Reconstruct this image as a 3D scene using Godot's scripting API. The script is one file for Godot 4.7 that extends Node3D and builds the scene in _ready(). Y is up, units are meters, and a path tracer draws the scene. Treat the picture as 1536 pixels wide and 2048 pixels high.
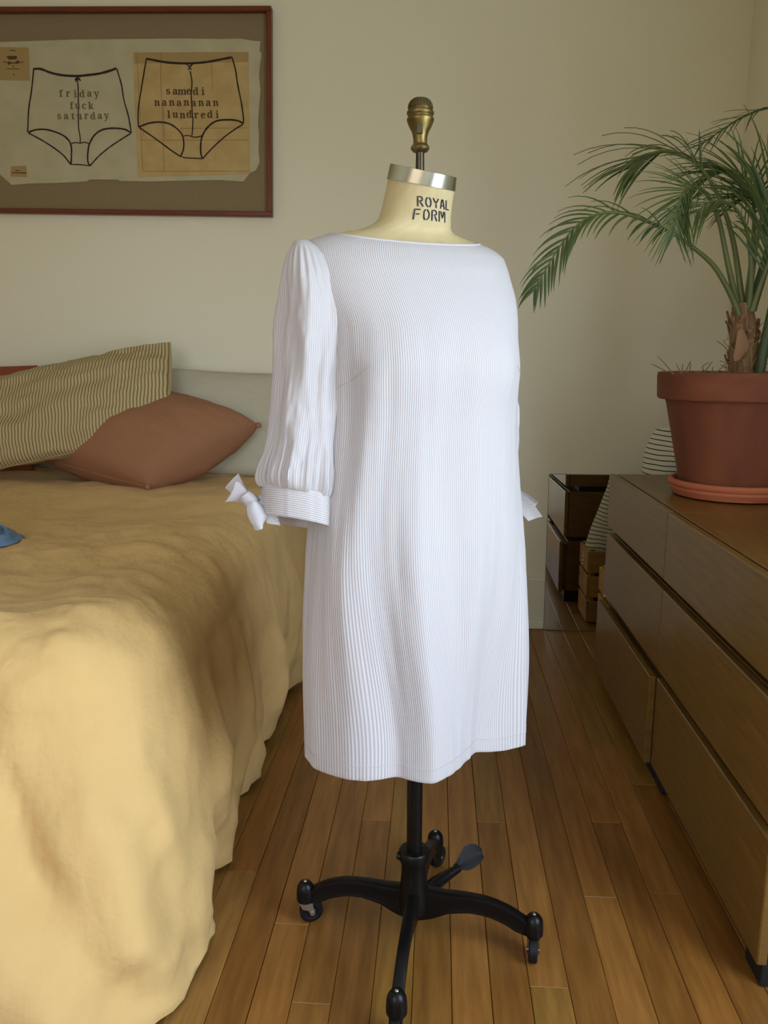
extends Node3D

# A bedroom corner: a dress on a dress form, a bed, a chest of drawers with a palm, a framed drawing.
# Metres, y up. The camera stands at (0, EYE, 0) and looks along -z.

const EYE := 1.15
const FOCAL := 1560.0                       # in pixels of the 1536 x 2048 frame
const WALL_Z := -3.30
const WALL_R := 1.152
const WALL_L := -2.80
const WALL_F := 0.55
const CEIL := 2.80
const AX := Vector3(-0.036, 0.0, -1.39)     # the upright axis of the dress form
const PHI := 0.489                          # how far the form is turned to its left

var cam_basis := Basis.from_euler(Vector3(-0.19122, 0.06912, 0.0))
var rng := RandomNumberGenerator.new()
var noise := FastNoiseLite.new()
var origins := {}
var used_names := {}
var M := {}


# ------------------------------------------------------------------ mesh collector
class MB:
	var v := PackedVector3Array()
	var uv := PackedVector2Array()
	var t := PackedInt32Array()

	func vert(p: Vector3, w := Vector2.ZERO) -> int:
		v.append(p)
		uv.append(w)
		return v.size() - 1

	func tri(a: int, b: int, c: int) -> void:
		t.append(a); t.append(b); t.append(c)

	func quad(a: int, b: int, c: int, d: int) -> void:
		tri(a, b, c)
		tri(a, c, d)

	# rows of points; uvs the same shape; closed joins the last column to the first (repeat the column in uvs)
	func grid(rows: Array, uvs: Array, flip := false) -> void:
		var n: int = rows[0].size()
		var base := v.size()
		for i in rows.size():
			for j in n:
				vert(rows[i][j], uvs[i][j])
		for i in rows.size() - 1:
			for j in n - 1:
				var a := base + i * n + j
				if flip:
					quad(a, a + 1, a + n + 1, a + n)
				else:
					quad(a, a + n, a + n + 1, a + 1)

	func fan(ring: Array, center: Vector3, flip := false) -> void:
		var c := vert(center, Vector2(0.5, 0.5))
		var base := v.size()
		for p in ring:
			vert(p, Vector2(0.5, 0.5))
		for j in ring.size() - 1:
			if flip:
				tri(c, base + j + 1, base + j)
			else:
				tri(c, base + j, base + j + 1)

	# smooth: angle in degrees below which neighbouring faces share a normal; closed: turn faces outward by volume
	func build(smooth := 60.0, closed := true, shift := Vector3.ZERO) -> ArrayMesh:
		var n := t.size() / 3
		var vol := 0.0
		if closed:
			for i in n:
				vol += v[t[i * 3]].dot(v[t[i * 3 + 1]].cross(v[t[i * 3 + 2]]))
		var turn := vol < 0.0
		var fn := PackedVector3Array()
		fn.resize(n)
		for i in n:
			var a := v[t[i * 3]]
			var c := (v[t[i * 3 + 1]] - a).cross(v[t[i * 3 + 2]] - a)
			fn[i] = -c if turn else c
		var ids := PackedInt32Array()
		ids.resize(v.size())
		var seen := {}
		for i in v.size():
			var k := Vector3i((v[i] * 20000.0).round())
			if not seen.has(k):
				seen[k] = seen.size()
			ids[i] = seen[k]
		var around: Array = []
		around.resize(seen.size())
		if smooth > 1.0:
			for i in n:
				for k in 3:
					var id := ids[t[i * 3 + k]]
					if around[id] == null:
						around[id] = PackedInt32Array([i])
					else:
						around[id].append(i)
		var limit := cos(deg_to_rad(smooth))
		var out_v := PackedVector3Array()
		var out_n := PackedVector3Array()
		var out_u := PackedVector2Array()
		for i in n:
			if fn[i].length_squared() < 1e-22:
				continue
			var own := fn[i].normalized()
			for k0 in 3:
				var k := k0 if turn else 2 - k0      # front faces run clockwise
				var w := t[i * 3 + k]
				var nn := own
				if smooth > 1.0:
					var s := Vector3.ZERO
					for f in around[ids[w]]:
						if smooth > 170.0 or fn[f].normalized().dot(own) > limit:
							s += fn[f]
					if s.length_squared() > 1e-24:
						nn = s.normalized()
				out_v.append(v[w] - shift)
				out_n.append(nn)
				out_u.append(uv[w])
		var arr := []
		arr.resize(Mesh.ARRAY_MAX)
		arr[Mesh.ARRAY_VERTEX] = out_v
		arr[Mesh.ARRAY_NORMAL] = out_n
		arr[Mesh.ARRAY_TEX_UV] = out_u
		var m := ArrayMesh.new()
		m.add_surface_from_arrays(Mesh.PRIMITIVE_TRIANGLES, arr)
		return m


# ------------------------------------------------------------------ scene helpers
func numbered(called: String, parent: Node) -> String:
	var key := str(parent.get_instance_id()) + called
	var k: int = used_names.get(key, 0)
	used_names[key] = k + 1
	return called if k == 0 else "%s_%03d" % [called, k]


func thing(called: String, label: String, category: String, where: Vector3, group := "") -> Node3D:
	var o := Node3D.new()
	o.name = numbered(called, self)
	add_child(o)
	o.position = where
	origins[o] = where
	return tag(o, label, category, group)


func tag(o: Node3D, label: String, category: String, group := "") -> Node3D:
	o.set_meta("label", label)
	o.set_meta("category", category)
	if group != "":
		o.set_meta("group", group)
	return o


func part(called: String, mb: MB, mat: Material, parent: Node3D = self, smooth := 60.0, closed := true) -> MeshInstance3D:
	var shift: Vector3 = origins.get(parent, Vector3.ZERO)
	var o := MeshInstance3D.new()
	o.mesh = mb.build(smooth, closed, shift)
	o.name = numbered(called, parent)
	o.material_override = mat
	o.cast_shadow = GeometryInstance3D.SHADOW_CASTING_SETTING_ON
	parent.add_child(o, true)
	origins[o] = shift
	return o


func struct(called: String, mb: MB, mat: Material, label := "", smooth := 0.0) -> MeshInstance3D:
	var o := part(called, mb, mat, self, smooth)
	o.set_meta("kind", "structure")
	if label != "":
		o.set_meta("label", label)
	return o


# a pixel of the photograph on the plane z, y or x
func at(px: float, py: float, z: float) -> Vector3:
	var d := cam_basis * Vector3(px - 768.0, 1024.0 - py, -FOCAL)
	return Vector3(0, EYE, 0) + d * (z / d.z)


func at_y(px: float, py: float, y: float) -> Vector3:
	var d := cam_basis * Vector3(px - 768.0, 1024.0 - py, -FOCAL)
	return Vector3(0, EYE, 0) + d * ((y - EYE) / d.y)


# value of a table [[key, a, b ...], ...] with rising keys, smoothly between its rows
func table(rows: Array, key: float, col := 1) -> float:
	var n := rows.size()
	if key <= rows[0][0]:
		return rows[0][col]
	if key >= rows[n - 1][0]:
		return rows[n - 1][col]
	for i in n - 1:
		if key <= rows[i + 1][0]:
			var w: float = (key - rows[i][0]) / (rows[i + 1][0] - rows[i][0])
			var p0: float = rows[maxi(i - 1, 0)][col]
			var p3: float = rows[mini(i + 2, n - 1)][col]
			return cubic_interpolate(rows[i][col], rows[i + 1][col], p0, p3, w) * 0.6 + lerpf(rows[i][col], rows[i + 1][col], w) * 0.4
	return rows[n - 1][col]


# a box with chamfered edges; the grain of its material runs along axis grain
func cbox(mb: MB, xf: Transform3D, size: Vector3, b := 0.002, grain := 2, off := Vector2.ZERO) -> void:
	var h := size * 0.5
	b = minf(b, minf(h.x, minf(h.y, h.z)) * 0.9)
	var corner := func(ax: int, s: Vector3) -> Vector3:
		var p := Vector3.ZERO
		for i in 3:
			p[i] = s[i] * (h[i] - (0.0 if i == ax else b))
		return p
	var polys: Array = []
	for ax in 3:
		var p := (ax + 1) % 3
		var q := (ax + 2) % 3
		for s in [-1.0, 1.0]:
			var ring: Array = []
			for w in [[-1.0, -1.0], [1.0, -1.0], [1.0, 1.0], [-1.0, 1.0]]:
				var sg := Vector3.ZERO
				sg[ax] = s; sg[p] = w[0]; sg[q] = w[1]
				ring.append(corner.call(ax, sg))
			polys.append(ring)
		for sp in [-1.0, 1.0]:
			for sq in [-1.0, 1.0]:
				var lo := Vector3.ZERO
				lo[ax] = -1.0; lo[p] = sp; lo[q] = sq
				var hi := lo
				hi[ax] = 1.0
				polys.append([corner.call(p, lo), corner.call(p, hi), corner.call(q, hi), corner.call(q, lo)])
	for sx in [-1.0, 1.0]:
		for sy in [-1.0, 1.0]:
			for sz in [-1.0, 1.0]:
				var s := Vector3(sx, sy, sz)
				polys.append([corner.call(0, s), corner.call(1, s), corner.call(2, s)])
	for ring in polys:
		var nrm: Vector3 = (ring[1] - ring[0]).cross(ring[2] - ring[0])
		var mid := Vector3.ZERO
		for p in ring:
			mid += p
		if nrm.dot(mid) < 0.0:
			ring.reverse()
		var ab := nrm.abs()
		var dom := 0 if ab.x >= ab.y and ab.x >= ab.z else (1 if ab.y >= ab.z else 2)
		var ua := grain
		if ua == dom:
			ua = (dom + 1) % 3
		var va := 3 - dom - ua
		var base := mb.v.size()
		for p in ring:
			mb.vert(xf * p, Vector2(p[ua], p[va]) + off)
		for k in range(1, ring.size() - 1):
			mb.tri(base, base + k, base + k + 1)


func box(mb: MB, lo: Vector3, hi: Vector3, b := 0.002, grain := 2, off := Vector2.ZERO) -> void:
	cbox(mb, Transform3D(Basis(), (lo + hi) * 0.5), (hi - lo).abs(), b, grain, off)


func bar(mb: MB, a: Vector3, b: Vector3, w: float, h: float, up := Vector3.UP, bevel := 0.002) -> void:
	var z := (b - a).normalized()
	var x := up.cross(z).normalized()
	cbox(mb, Transform3D(Basis(x, z.cross(x), z), (a + b) * 0.5), Vector3(w, h, a.distance_to(b)), bevel)


# a turned shape: profile of [radius, height]
func lathe(mb: MB, at_: Vector3, profile: Array, segs := 32, tilt := Basis()) -> void:
	var rows: Array = []
	var uvs: Array = []
	for i in profile.size():
		var row: Array = []
		var ur: Array = []
		for j in segs + 1:
			var a := TAU * j / segs
			row.append(at_ + tilt * Vector3(cos(a) * profile[i][0], profile[i][1], sin(a) * profile[i][0]))
			ur.append(Vector2(float(j) / segs, float(i) / profile.size()))
		rows.append(row)
		uvs.append(ur)
	mb.grid(rows, uvs)


# a section swept along points; scale and radii by point
func sweep(mb: MB, pts: Array, sec: Array, scales: Array, up := Vector3.UP, caps := true) -> void:
	var rows: Array = []
	var uvs: Array = []
	var run := 0.0
	var x_last := Vector3.ZERO
	for i in pts.size():
		var d: Vector3 = (pts[mini(i + 1, pts.size() - 1)] - pts[maxi(i - 1, 0)]).normalized()
		var x := up.cross(d)
		if x.length() < 0.05:
			x = x_last if x_last != Vector3.ZERO else Vector3.RIGHT
		x = (x - d * x.dot(d)).normalized()
		if x_last != Vector3.ZERO and x.dot(x_last) < 0.0:
			x = -x
		x_last = x
		var y := d.cross(x)
		if i > 0:
			run += pts[i].distance_to(pts[i - 1])
		var row: Array = []
		var ur: Array = []
		for j in sec.size() + 1:
			var s: Vector2 = sec[j % sec.size()]
			var k = scales[i]
			var sv := Vector2(s.x * k.x, s.y * k.y) if k is Vector2 else s * float(k)
			row.append(pts[i] + x * sv.x + y * sv.y)
			ur.append(Vector2(float(j) / sec.size(), run))
		rows.append(row)
		uvs.append(ur)
	mb.grid(rows, uvs)
	if caps:
		mb.fan(rows[0], pts[0], true)
		mb.fan(rows[rows.size() - 1], pts[pts.size() - 1], false)


func circle(n := 8, r := 1.0) -> Array:
	var s: Array = []
	for i in n:
		s.append(Vector2(cos(TAU * i / n), sin(TAU * i / n)) * r)
	return s


func tube(mb: MB, pts: Array, r, n := 8) -> void:
	var sc: Array = []
	for i in pts.size():
		sc.append(r[i] if r is Array else r)
	sweep(mb, pts, circle(n), sc)


# points joined by a smooth curve
func curve(pts: Array, steps := 6) -> Array:
	var out: Array = []
	for i in pts.size() - 1:
		var p0: Vector3 = pts[maxi(i - 1, 0)]
		var p3: Vector3 = pts[mini(i + 2, pts.size() - 1)]
		for k in steps:
			out.append(pts[i].cubic_interpolate(pts[i + 1], p0, p3, float(k) / steps))
	out.append(pts[pts.size() - 1])
	return out


# a strip of cloth or a leaf: centre line, half-width vectors, thickness; ends closed
func ribbon(mb: MB, pts: Array, half: Array, thick: float, across := 4, bulge := 0.0) -> void:
	var top: Array = []
	var bot: Array = []
	var ut: Array = []
	var run := 0.0
	for i in pts.size():
		var d: Vector3 = pts[mini(i + 1, pts.size() - 1)] - pts[maxi(i - 1, 0)]
		var n: Vector3 = d.cross(half[i])
		n = n.normalized() if n.length() > 1e-9 else Vector3.UP
		if i > 0:
			run += pts[i].distance_to(pts[i - 1])
		var a: Array = []
		var b: Array = []
		var u: Array = []
		for j in across + 1:
			var s := 2.0 * j / across - 1.0
			var p: Vector3 = pts[i] + half[i] * s + n * bulge * (1.0 - s * s)
			var e := thick * 0.5 * (1.0 if absf(s) < 0.99 else 0.3)
			a.append(p + n * e)
			b.append(p - n * e)
			u.append(Vector2(run, s * half[i].length()))
		top.append(a)
		bot.append(b)
		ut.append(u)
	mb.grid(top, ut)
	mb.grid(bot, ut, true)
	for e in [0, across]:
		var r1: Array = []
		var r2: Array = []
		var uu: Array = []
		for i in pts.size():
			r1.append(top[i][e]); r2.append(bot[i][e]); uu.append(ut[i][e])
		mb.grid([r1, r2], [uu, uu], e == 0)
	for e in [0, pts.size() - 1]:
		mb.grid([top[e], bot[e]], [ut[e], ut[e]], e != 0)


# ------------------------------------------------------------------ materials
func tex_noise(size: int, freq: float, octaves: int, seed_: int, lo: Color, hi: Color, gain := 0.5) -> ImageTexture:
	var f := FastNoiseLite.new()
	f.seed = seed_
	f.noise_type = FastNoiseLite.TYPE_SIMPLEX_SMOOTH
	f.frequency = freq
	f.fractal_type = FastNoiseLite.FRACTAL_FBM
	f.fractal_octaves = octaves
	f.fractal_gain = gain
	var src := f.get_seamless_image(size, size)
	var img := Image.create(size, size, false, Image.FORMAT_RGB8)
	for y in size:
		for x in size:
			img.set_pixel(x, y, lo.lerp(hi, src.get_pixel(x, y).r))
	return ImageTexture.create_from_image(img)


func tex_bump(size: int, freq: float, octaves: int, seed_: int, strength := 4.0) -> ImageTexture:
	var f := FastNoiseLite.new()
	f.seed = seed_
	f.frequency = freq
	f.fractal_octaves = octaves
	var img := f.get_seamless_image(size, size)
	img.convert(Image.FORMAT_RGBA8)
	img.bump_map_to_normal_map(strength)
	return ImageTexture.create_from_image(img)


func mat(color: Color, rough := 0.6, metal := 0.0) -> StandardMaterial3D:
	var m := StandardMaterial3D.new()
	m.albedo_color = color
	m.roughness = rough
	m.metallic = metal
	m.cull_mode = BaseMaterial3D.CULL_DISABLED
	return m


func rgb(r: int, g: int, b: int) -> Color:
	return Color8(r, g, b)


func wood(tint: Color, tex: Texture2D, scale_: Vector2, rough: float) -> StandardMaterial3D:
	var m := mat(tint, rough)
	m.albedo_texture = tex
	m.uv1_scale = Vector3(scale_.x, scale_.y, 1)
	return m


# threads of a striped cloth: [share of the repeat, colour] from left to right, along u
func tex_stripes(bands: Array, size := 64) -> ImageTexture:
	var img := Image.create(size, 8, false, Image.FORMAT_RGB8)
	for x in size:
		var s := (x + 0.5) / size
		var c: Color = bands[0][1]
		var acc := 0.0
		for b in bands:
			c = b[1]
			acc += b[0]
			if s <= acc:
				break
		for y in 8:
			img.set_pixel(x, y, c)
	return ImageTexture.create_from_image(img)


func make_materials() -> void:
	var plaster := tex_bump(256, 0.02, 4, 5, 1.2)
	M.wall = mat(rgb(230, 222, 194), 0.75)
	M.wall.normal_enabled = true
	M.wall.normal_texture = plaster
	M.wall.normal_scale = 0.25
	M.wall.uv1_triplanar = true
	M.wall.uv1_world_triplanar = true
	M.wall.uv1_scale = Vector3(1.6, 1.6, 1.6)
	M.trim = mat(rgb(222, 218, 192), 0.45)
	M.ceiling = mat(rgb(238, 236, 226), 0.9)
	M.glass = mat(Color(0.9, 0.95, 0.95, 0.06), 0.02)
	M.glass.transparency = BaseMaterial3D.TRANSPARENCY_ALPHA

	var maple := tex_noise(512, 0.012, 5, 21, rgb(120, 88, 42), rgb(156, 120, 66), 0.6)
	M.planks = []
	for c in [rgb(255, 240, 225), rgb(232, 208, 178), rgb(246, 214, 178), rgb(240, 226, 190), rgb(222, 192, 158), rgb(255, 226, 196)]:
		var m := wood(c, maple, Vector2(0.55, 6.0), 0.36)
		m.metallic_specular = 0.45
		M.planks.append(m)
	M.subfloor = mat(rgb(52, 34, 20), 0.9)

	var oak := tex_noise(512, 0.012, 6, 33, rgb(92, 67, 28), rgb(132, 99, 46), 0.7)
	M.oak = wood(rgb(255, 250, 240), oak, Vector2(0.7, 9.0), 0.3)
	M.oak_side = wood(rgb(226, 206, 180), oak, Vector2(0.7, 7.0), 0.45)
	M.oak_edge = wood(rgb(255, 255, 250), oak, Vector2(0.8, 14.0), 0.4)
	var pine := tex_noise(256, 0.012, 5, 41, rgb(150, 112, 62), rgb(190, 150, 92), 0.6)
	M.crate = wood(rgb(255, 246, 214), pine, Vector2(0.9, 7.0), 0.7)
	M.black_block = mat(rgb(16, 16, 17), 0.6)

	var linen := tex_bump(256, 0.25, 2, 8, 1.0)
	var crease := tex_bump(512, 0.006, 5, 77, 9.0)
	M.duvet = mat(rgb(210, 172, 108), 0.85)
	cloth_relief(M.duvet, crease, 2.0, 0.9)
	M.duvet.rim_enabled = true
	M.duvet.rim = 0.2
	M.pink = mat(rgb(150, 103, 70), 0.9)
	cloth_relief(M.pink, linen, 5.0, 0.5)
	M.rust = mat(rgb(140, 70, 42), 0.9)
	cloth_relief(M.rust, linen, 5.0, 0.5)
	M.pale = mat(rgb(186, 178, 152), 0.9)
	cloth_relief(M.pale, crease, 1.6, 0.5)
	M.ticking = mat(Color.WHITE, 0.9)
	M.ticking.albedo_texture = tex_stripes([[0.3, rgb(186, 172, 126)], [0.4, rgb(140, 110, 66)], [0.3, rgb(186, 172, 126)]])
	M.ticking.uv1_scale = Vector3(1.0 / 0.0118, 1, 1)
	M.sailor = mat(Color.WHITE, 0.9)
	M.sailor.albedo_texture = tex_stripes([[0.4, rgb(214, 208, 184)], [0.2, rgb(36, 34, 32)], [0.4, rgb(214, 208, 184)]])
	M.sailor.uv1_scale = Vector3(1.0 / 0.0185, 1, 1)
	M.blue_cloth = mat(rgb(112, 142, 178), 0.85)
	cloth_relief(M.blue_cloth, linen, 4.0, 0.4)

	M.dress = mat(Color.WHITE, 0.8)
	M.dress.albedo_texture = tex_stripes([[0.29, rgb(191, 187, 186)], [0.42, rgb(174, 163, 158)], [0.29, rgb(191, 187, 186)]])
	M.dress.uv1_scale = Vector3(1.0 / 0.0036, 1, 1)
	M.dress.normal_enabled = true
	var rib := Image.create(32, 8, false, Image.FORMAT_RGBA8)
	for x in 32:
		var s := cos(TAU * x / 32.0) * 0.35
		for y in 8:
			rib.set_pixel(x, y, Color(0.5 + s * 0.5, 0.5, 0.9))
	M.dress.normal_texture = ImageTexture.create_from_image(rib)
	M.dress.normal_scale = 0.3
	M.dress.backlight_enabled = true
	M.dress.backlight = Color(0.12, 0.12, 0.13)
	M.dress_plain = mat(rgb(188, 183, 183), 0.8)
	M.thread = mat(rgb(176, 169, 168), 0.8)

	var canvas := tex_noise(256, 0.05, 4, 12, rgb(186, 166, 120), rgb(196, 178, 134))
	M.form = mat(Color.WHITE, 0.7)
	M.form.albedo_texture = canvas
	M.form.uv1_scale = Vector3(2, 2, 1)
	M.chrome = mat(rgb(206, 206, 196), 0.24, 1.0)
	var brassy := tex_noise(128, 0.04, 4, 4, rgb(78, 66, 36), rgb(150, 126, 72))
	M.brass = mat(Color.WHITE, 0.44, 0.9)
	M.brass.albedo_texture = brassy
	M.brass_dark = mat(rgb(86, 76, 50), 0.6, 0.6)
	M.steel = mat(rgb(190, 184, 168), 0.3, 0.9)
	M.rod = mat(rgb(80, 72, 58), 0.35, 0.9)
	M.iron = mat(rgb(13, 11, 10), 0.36)
	M.iron.metallic_specular = 0.35
	M.iron.normal_enabled = true
	M.iron.normal_texture = tex_bump(128, 0.06, 3, 3, 2.0)
	M.iron.normal_scale = 0.25
	M.iron.uv1_triplanar = true
	M.iron.uv1_scale = Vector3(9, 9, 9)
	M.rubber = mat(rgb(20, 18, 17), 0.55)
	M.rubber.metallic_specular = 0.35
	M.ink = mat(rgb(44, 30, 22), 0.9)
	M.stencil = mat(rgb(30, 28, 48), 0.8)
	M.stamp = mat(rgb(104, 92, 66), 0.9)
	M.stamp_dark = mat(rgb(84, 60, 32), 0.9)

	M.frame = wood(rgb(240, 148, 118), oak, Vector2(1.2, 20.0), 0.35)
	M.mat_board = mat(Color.WHITE, 0.95)
	M.mat_board.albedo_texture = tex_noise(256, 0.15, 3, 9, rgb(124, 106, 76), rgb(144, 125, 92))
	M.mat_board.uv1_triplanar = true
	M.mat_board.uv1_scale = Vector3(4, 4, 4)
	M.paper = mat(Color.WHITE, 0.95)
	M.paper.albedo_texture = tex_noise(256, 0.03, 4, 2, rgb(178, 166, 132), rgb(190, 179, 146))
	M.paper.uv1_triplanar = true
	M.kraft = mat(Color.WHITE, 0.95)
	M.kraft.albedo_texture = tex_noise(256, 0.02, 5, 14, rgb(178, 148, 94), rgb(194, 165, 111))
	M.kraft.uv1_triplanar = true
	M.kraft.uv1_scale = Vector3(2, 2, 2)
	M.kraft_dark = mat(rgb(164, 136, 86), 0.95)
	M.pencil = mat(rgb(150, 118, 66), 0.95)

	M.mirror = mat(rgb(226, 226, 220), 0.015, 1.0)
	M.mirror_edge = mat(rgb(120, 126, 112), 0.2)

	M.terracotta = mat(Color.WHITE, 0.8)
	M.terracotta.albedo_texture = tex_noise(256, 0.012, 5, 6, rgb(100, 50, 26), rgb(132, 71, 39))
	M.terracotta.uv1_scale = Vector3(2, 2, 1)
	M.saucer = mat(Color.WHITE, 0.75)
	M.saucer.albedo_texture = tex_noise(256, 0.012, 5, 16, rgb(168, 88, 54), rgb(190, 108, 68))
	M.soil = mat(rgb(70, 52, 34), 1.0)
	M.leaves = []
	for c in [rgb(70, 88, 42), rgb(86, 102, 50), rgb(56, 76, 38)]:
		var m := mat(c, 0.45)
		m.backlight_enabled = true
		m.backlight = Color(0.16, 0.24, 0.07)
		M.leaves.append(m)
	M.stalk = mat(rgb(96, 104, 56), 0.5)
	M.stalk_dark = mat(rgb(62, 74, 40), 0.5)
	M.husk = mat(Color.WHITE, 0.95)
	M.husk.albedo_texture = tex_noise(128, 0.05, 4, 18, rgb(92, 66, 42), rgb(160, 124, 86))
	M.husk.uv1_scale = Vector3(6, 1, 1)
	M.husk_pale = mat(rgb(146, 108, 76), 0.9)
	M.straw = mat(rgb(168, 142, 100), 0.95)
	M.straw_dark = mat(rgb(112, 92, 58), 0.95)


func cloth_relief(m: StandardMaterial3D, tex: Texture2D, scale_: float, strength: float) -> void:
	m.normal_enabled = true
	m.normal_texture = tex
	m.normal_scale = strength
	m.uv1_triplanar = true
	m.uv1_scale = Vector3(scale_, scale_, scale_)


func _ready() -> void:
	# camera, sky, windows' daylight, exposure
	var cam := Camera3D.new()
	cam.name = "camera"
	cam.fov = rad_to_deg(2.0 * atan(1024.0 / FOCAL))
	cam.near = 0.05
	cam.far = 60.0
	cam.transform = Transform3D(cam_basis, Vector3(0, EYE, 0))
	add_child(cam)
	cam.current = true
	var env := Environment.new()
	env.background_mode = Environment.BG_SKY
	var sky := Sky.new()
	var sm := ProceduralSkyMaterial.new()
	sm.sky_top_color = Color(0.62, 0.74, 0.95)
	sm.sky_horizon_color = Color(0.86, 0.9, 0.95)
	sm.ground_bottom_color = Color(0.2, 0.24, 0.14)
	sm.ground_horizon_color = Color(0.42, 0.5, 0.34)
	sm.sky_energy_multiplier = 2.0
	sm.ground_energy_multiplier = 1.0
	sky.sky_material = sm
	env.sky = sky
	env.tonemap_mode = Environment.TONE_MAPPER_LINEAR
	env.tonemap_exposure = 1.55
	env.sdfgi_enabled = true
	env.ssao_enabled = true
	env.ssil_enabled = true
	var we := WorldEnvironment.new()
	we.name = "world_environment"
	we.environment = env
	add_child(we)
	daylight("window_daylight_right", Vector3(WALL_R - 0.02, 1.17, -0.50), Vector3(-1, 0, 0), Vector2(0.9, 1.5), Color(0.85, 0.925, 1.0), 2.6)
	daylight("window_daylight_front", Vector3(-0.9, 1.35, WALL_F - 0.02), Vector3(0, 0, -1), Vector2(1.2, 1.7), Color(1.0, 0.885, 0.75), 0.56)

	rng.seed = 7
	noise.seed = 11
	noise.noise_type = FastNoiseLite.TYPE_SIMPLEX_SMOOTH
	noise.frequency = 1.0
	noise.fractal_type = FastNoiseLite.FRACTAL_FBM
	noise.fractal_octaves = 3
	make_materials()
	build_room()
	build_floor()
	build_bed()
	build_dresser()
	build_dress_form()
	build_dress()
	build_artwork()
	build_pillows()
	build_palm()
	build_corner()


func daylight(called: String, where: Vector3, towards: Vector3, size: Vector2, color: Color, energy: float) -> void:
	var l := AreaLight3D.new()
	l.name = called
	l.area_size = size
	l.area_normalize_energy = true
	l.light_color = color
	l.light_energy = energy
	l.shadow_enabled = true
	l.area_range = 12.0
	l.area_attenuation = 2.0
	add_child(l)
	l.look_at_from_position(where, where + towards, Vector3.UP)


# ------------------------------------------------------------------ room
func build_room() -> void:
	var mb := MB.new()
	box(mb, Vector3(WALL_L - 0.2, -0.2, WALL_Z - 0.2), Vector3(WALL_R + 0.2, CEIL + 0.2, WALL_Z), 0.001)
	struct("wall_back", mb, M.wall, "cream painted plaster wall behind the bed and the dress form")
	# right wall with a window near the camera
	wall_with_hole("wall_right", true, WALL_R, 0.2, [WALL_Z, WALL_F, -0.95, -0.05, 0.4, 1.95])
	wall_with_hole("wall_front", false, WALL_F, 0.2, [WALL_L, WALL_R, -1.5, -0.3, 0.5, 2.2])
	mb = MB.new()
	box(mb, Vector3(WALL_L - 0.2, -0.2, WALL_Z), Vector3(WALL_L, CEIL + 0.2, WALL_F + 0.2), 0.001)
	struct("wall_left", mb, M.wall)
	mb = MB.new()
	box(mb, Vector3(WALL_L, CEIL, WALL_Z), Vector3(WALL_R, CEIL + 0.2, WALL_F), 0.001)
	struct("ceiling", mb, M.ceiling)
	window(1, true, WALL_R, -0.95, -0.05, 0.4, 1.95)
	window(2, false, WALL_F, -1.5, -0.3, 0.5, 2.2)
	# baseboards: a tall board with a rounded cap and a shoe strip
	mb = MB.new()
	box(mb, Vector3(WALL_L, 0.0, WALL_Z), Vector3(WALL_R, 0.225, WALL_Z + 0.013), 0.003)
	box(mb, Vector3(WALL_L, 0.222, WALL_Z), Vector3(WALL_R, 0.245, WALL_Z + 0.009), 0.003)
	box(mb, Vector3(WALL_L, 0.0, WALL_Z), Vector3(WALL_R, 0.034, WALL_Z + 0.017), 0.004)
	struct("baseboard_back", mb, M.trim, "tall cream baseboard along the back wall")
	mb = MB.new()
	box(mb, Vector3(WALL_R - 0.013, 0.0, WALL_Z + 0.02), Vector3(WALL_R, 0.225, WALL_F), 0.003)
	box(mb, Vector3(WALL_R - 0.009, 0.222, WALL_Z + 0.02), Vector3(WALL_R, 0.245, WALL_F), 0.003)
	struct("baseboard_right", mb, M.trim)


func wall_with_hole(called: String, along_z: bool, face: float, thick: float, d: Array) -> void:
	var mb := MB.new()
	var spans := [[d[0], d[2], -0.2, CEIL + 0.2], [d[3], d[1], -0.2, CEIL + 0.2], [d[2], d[3], -0.2, d[4]], [d[2], d[3], d[5], CEIL + 0.2]]
	for s in spans:
		if along_z:
			box(mb, Vector3(face, s[2], s[0]), Vector3(face + thick, s[3], s[1]), 0.0005)
		else:
			box(mb, Vector3(s[0], s[2], face), Vector3(s[1], s[3], face + thick), 0.0005)
	struct(called, mb, M.wall)


func window(n: int, along_z: bool, face: float, a: float, b: float, lo: float, hi: float) -> void:
	var put := func(mb: MB, s0: float, s1: float, y0: float, y1: float, d0: float, d1: float) -> void:
		if along_z:
			box(mb, Vector3(face + d0, y0, s0), Vector3(face + d1, y1, s1), 0.003)
		else:
			box(mb, Vector3(s0, y0, face + d0), Vector3(s1, y1, face + d1), 0.003)
	var mb := MB.new()
	put.call(mb, a, a + 0.06, lo, hi, 0.06, 0.12)
	put.call(mb, b - 0.06, b, lo, hi, 0.06, 0.12)
	put.call(mb, a, b, lo, lo + 0.06, 0.06, 0.12)
	put.call(mb, a, b, hi - 0.06, hi, 0.06, 0.12)
	put.call(mb, a, b, (lo + hi) / 2 - 0.025, (lo + hi) / 2 + 0.025, 0.06, 0.12)
	var w := struct("window_%d" % n, mb, M.trim)
	mb = MB.new()
	put.call(mb, a + 0.05, b - 0.05, lo + 0.05, hi - 0.05, 0.088, 0.092)
	part("pane", mb, M.glass, w, 0.0)
	mb = MB.new()
	put.call(mb, a - 0.05, b + 0.05, lo - 0.03, lo, -0.04, 0.1)
	part("sill", mb, M.trim, w, 0.0)


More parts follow.
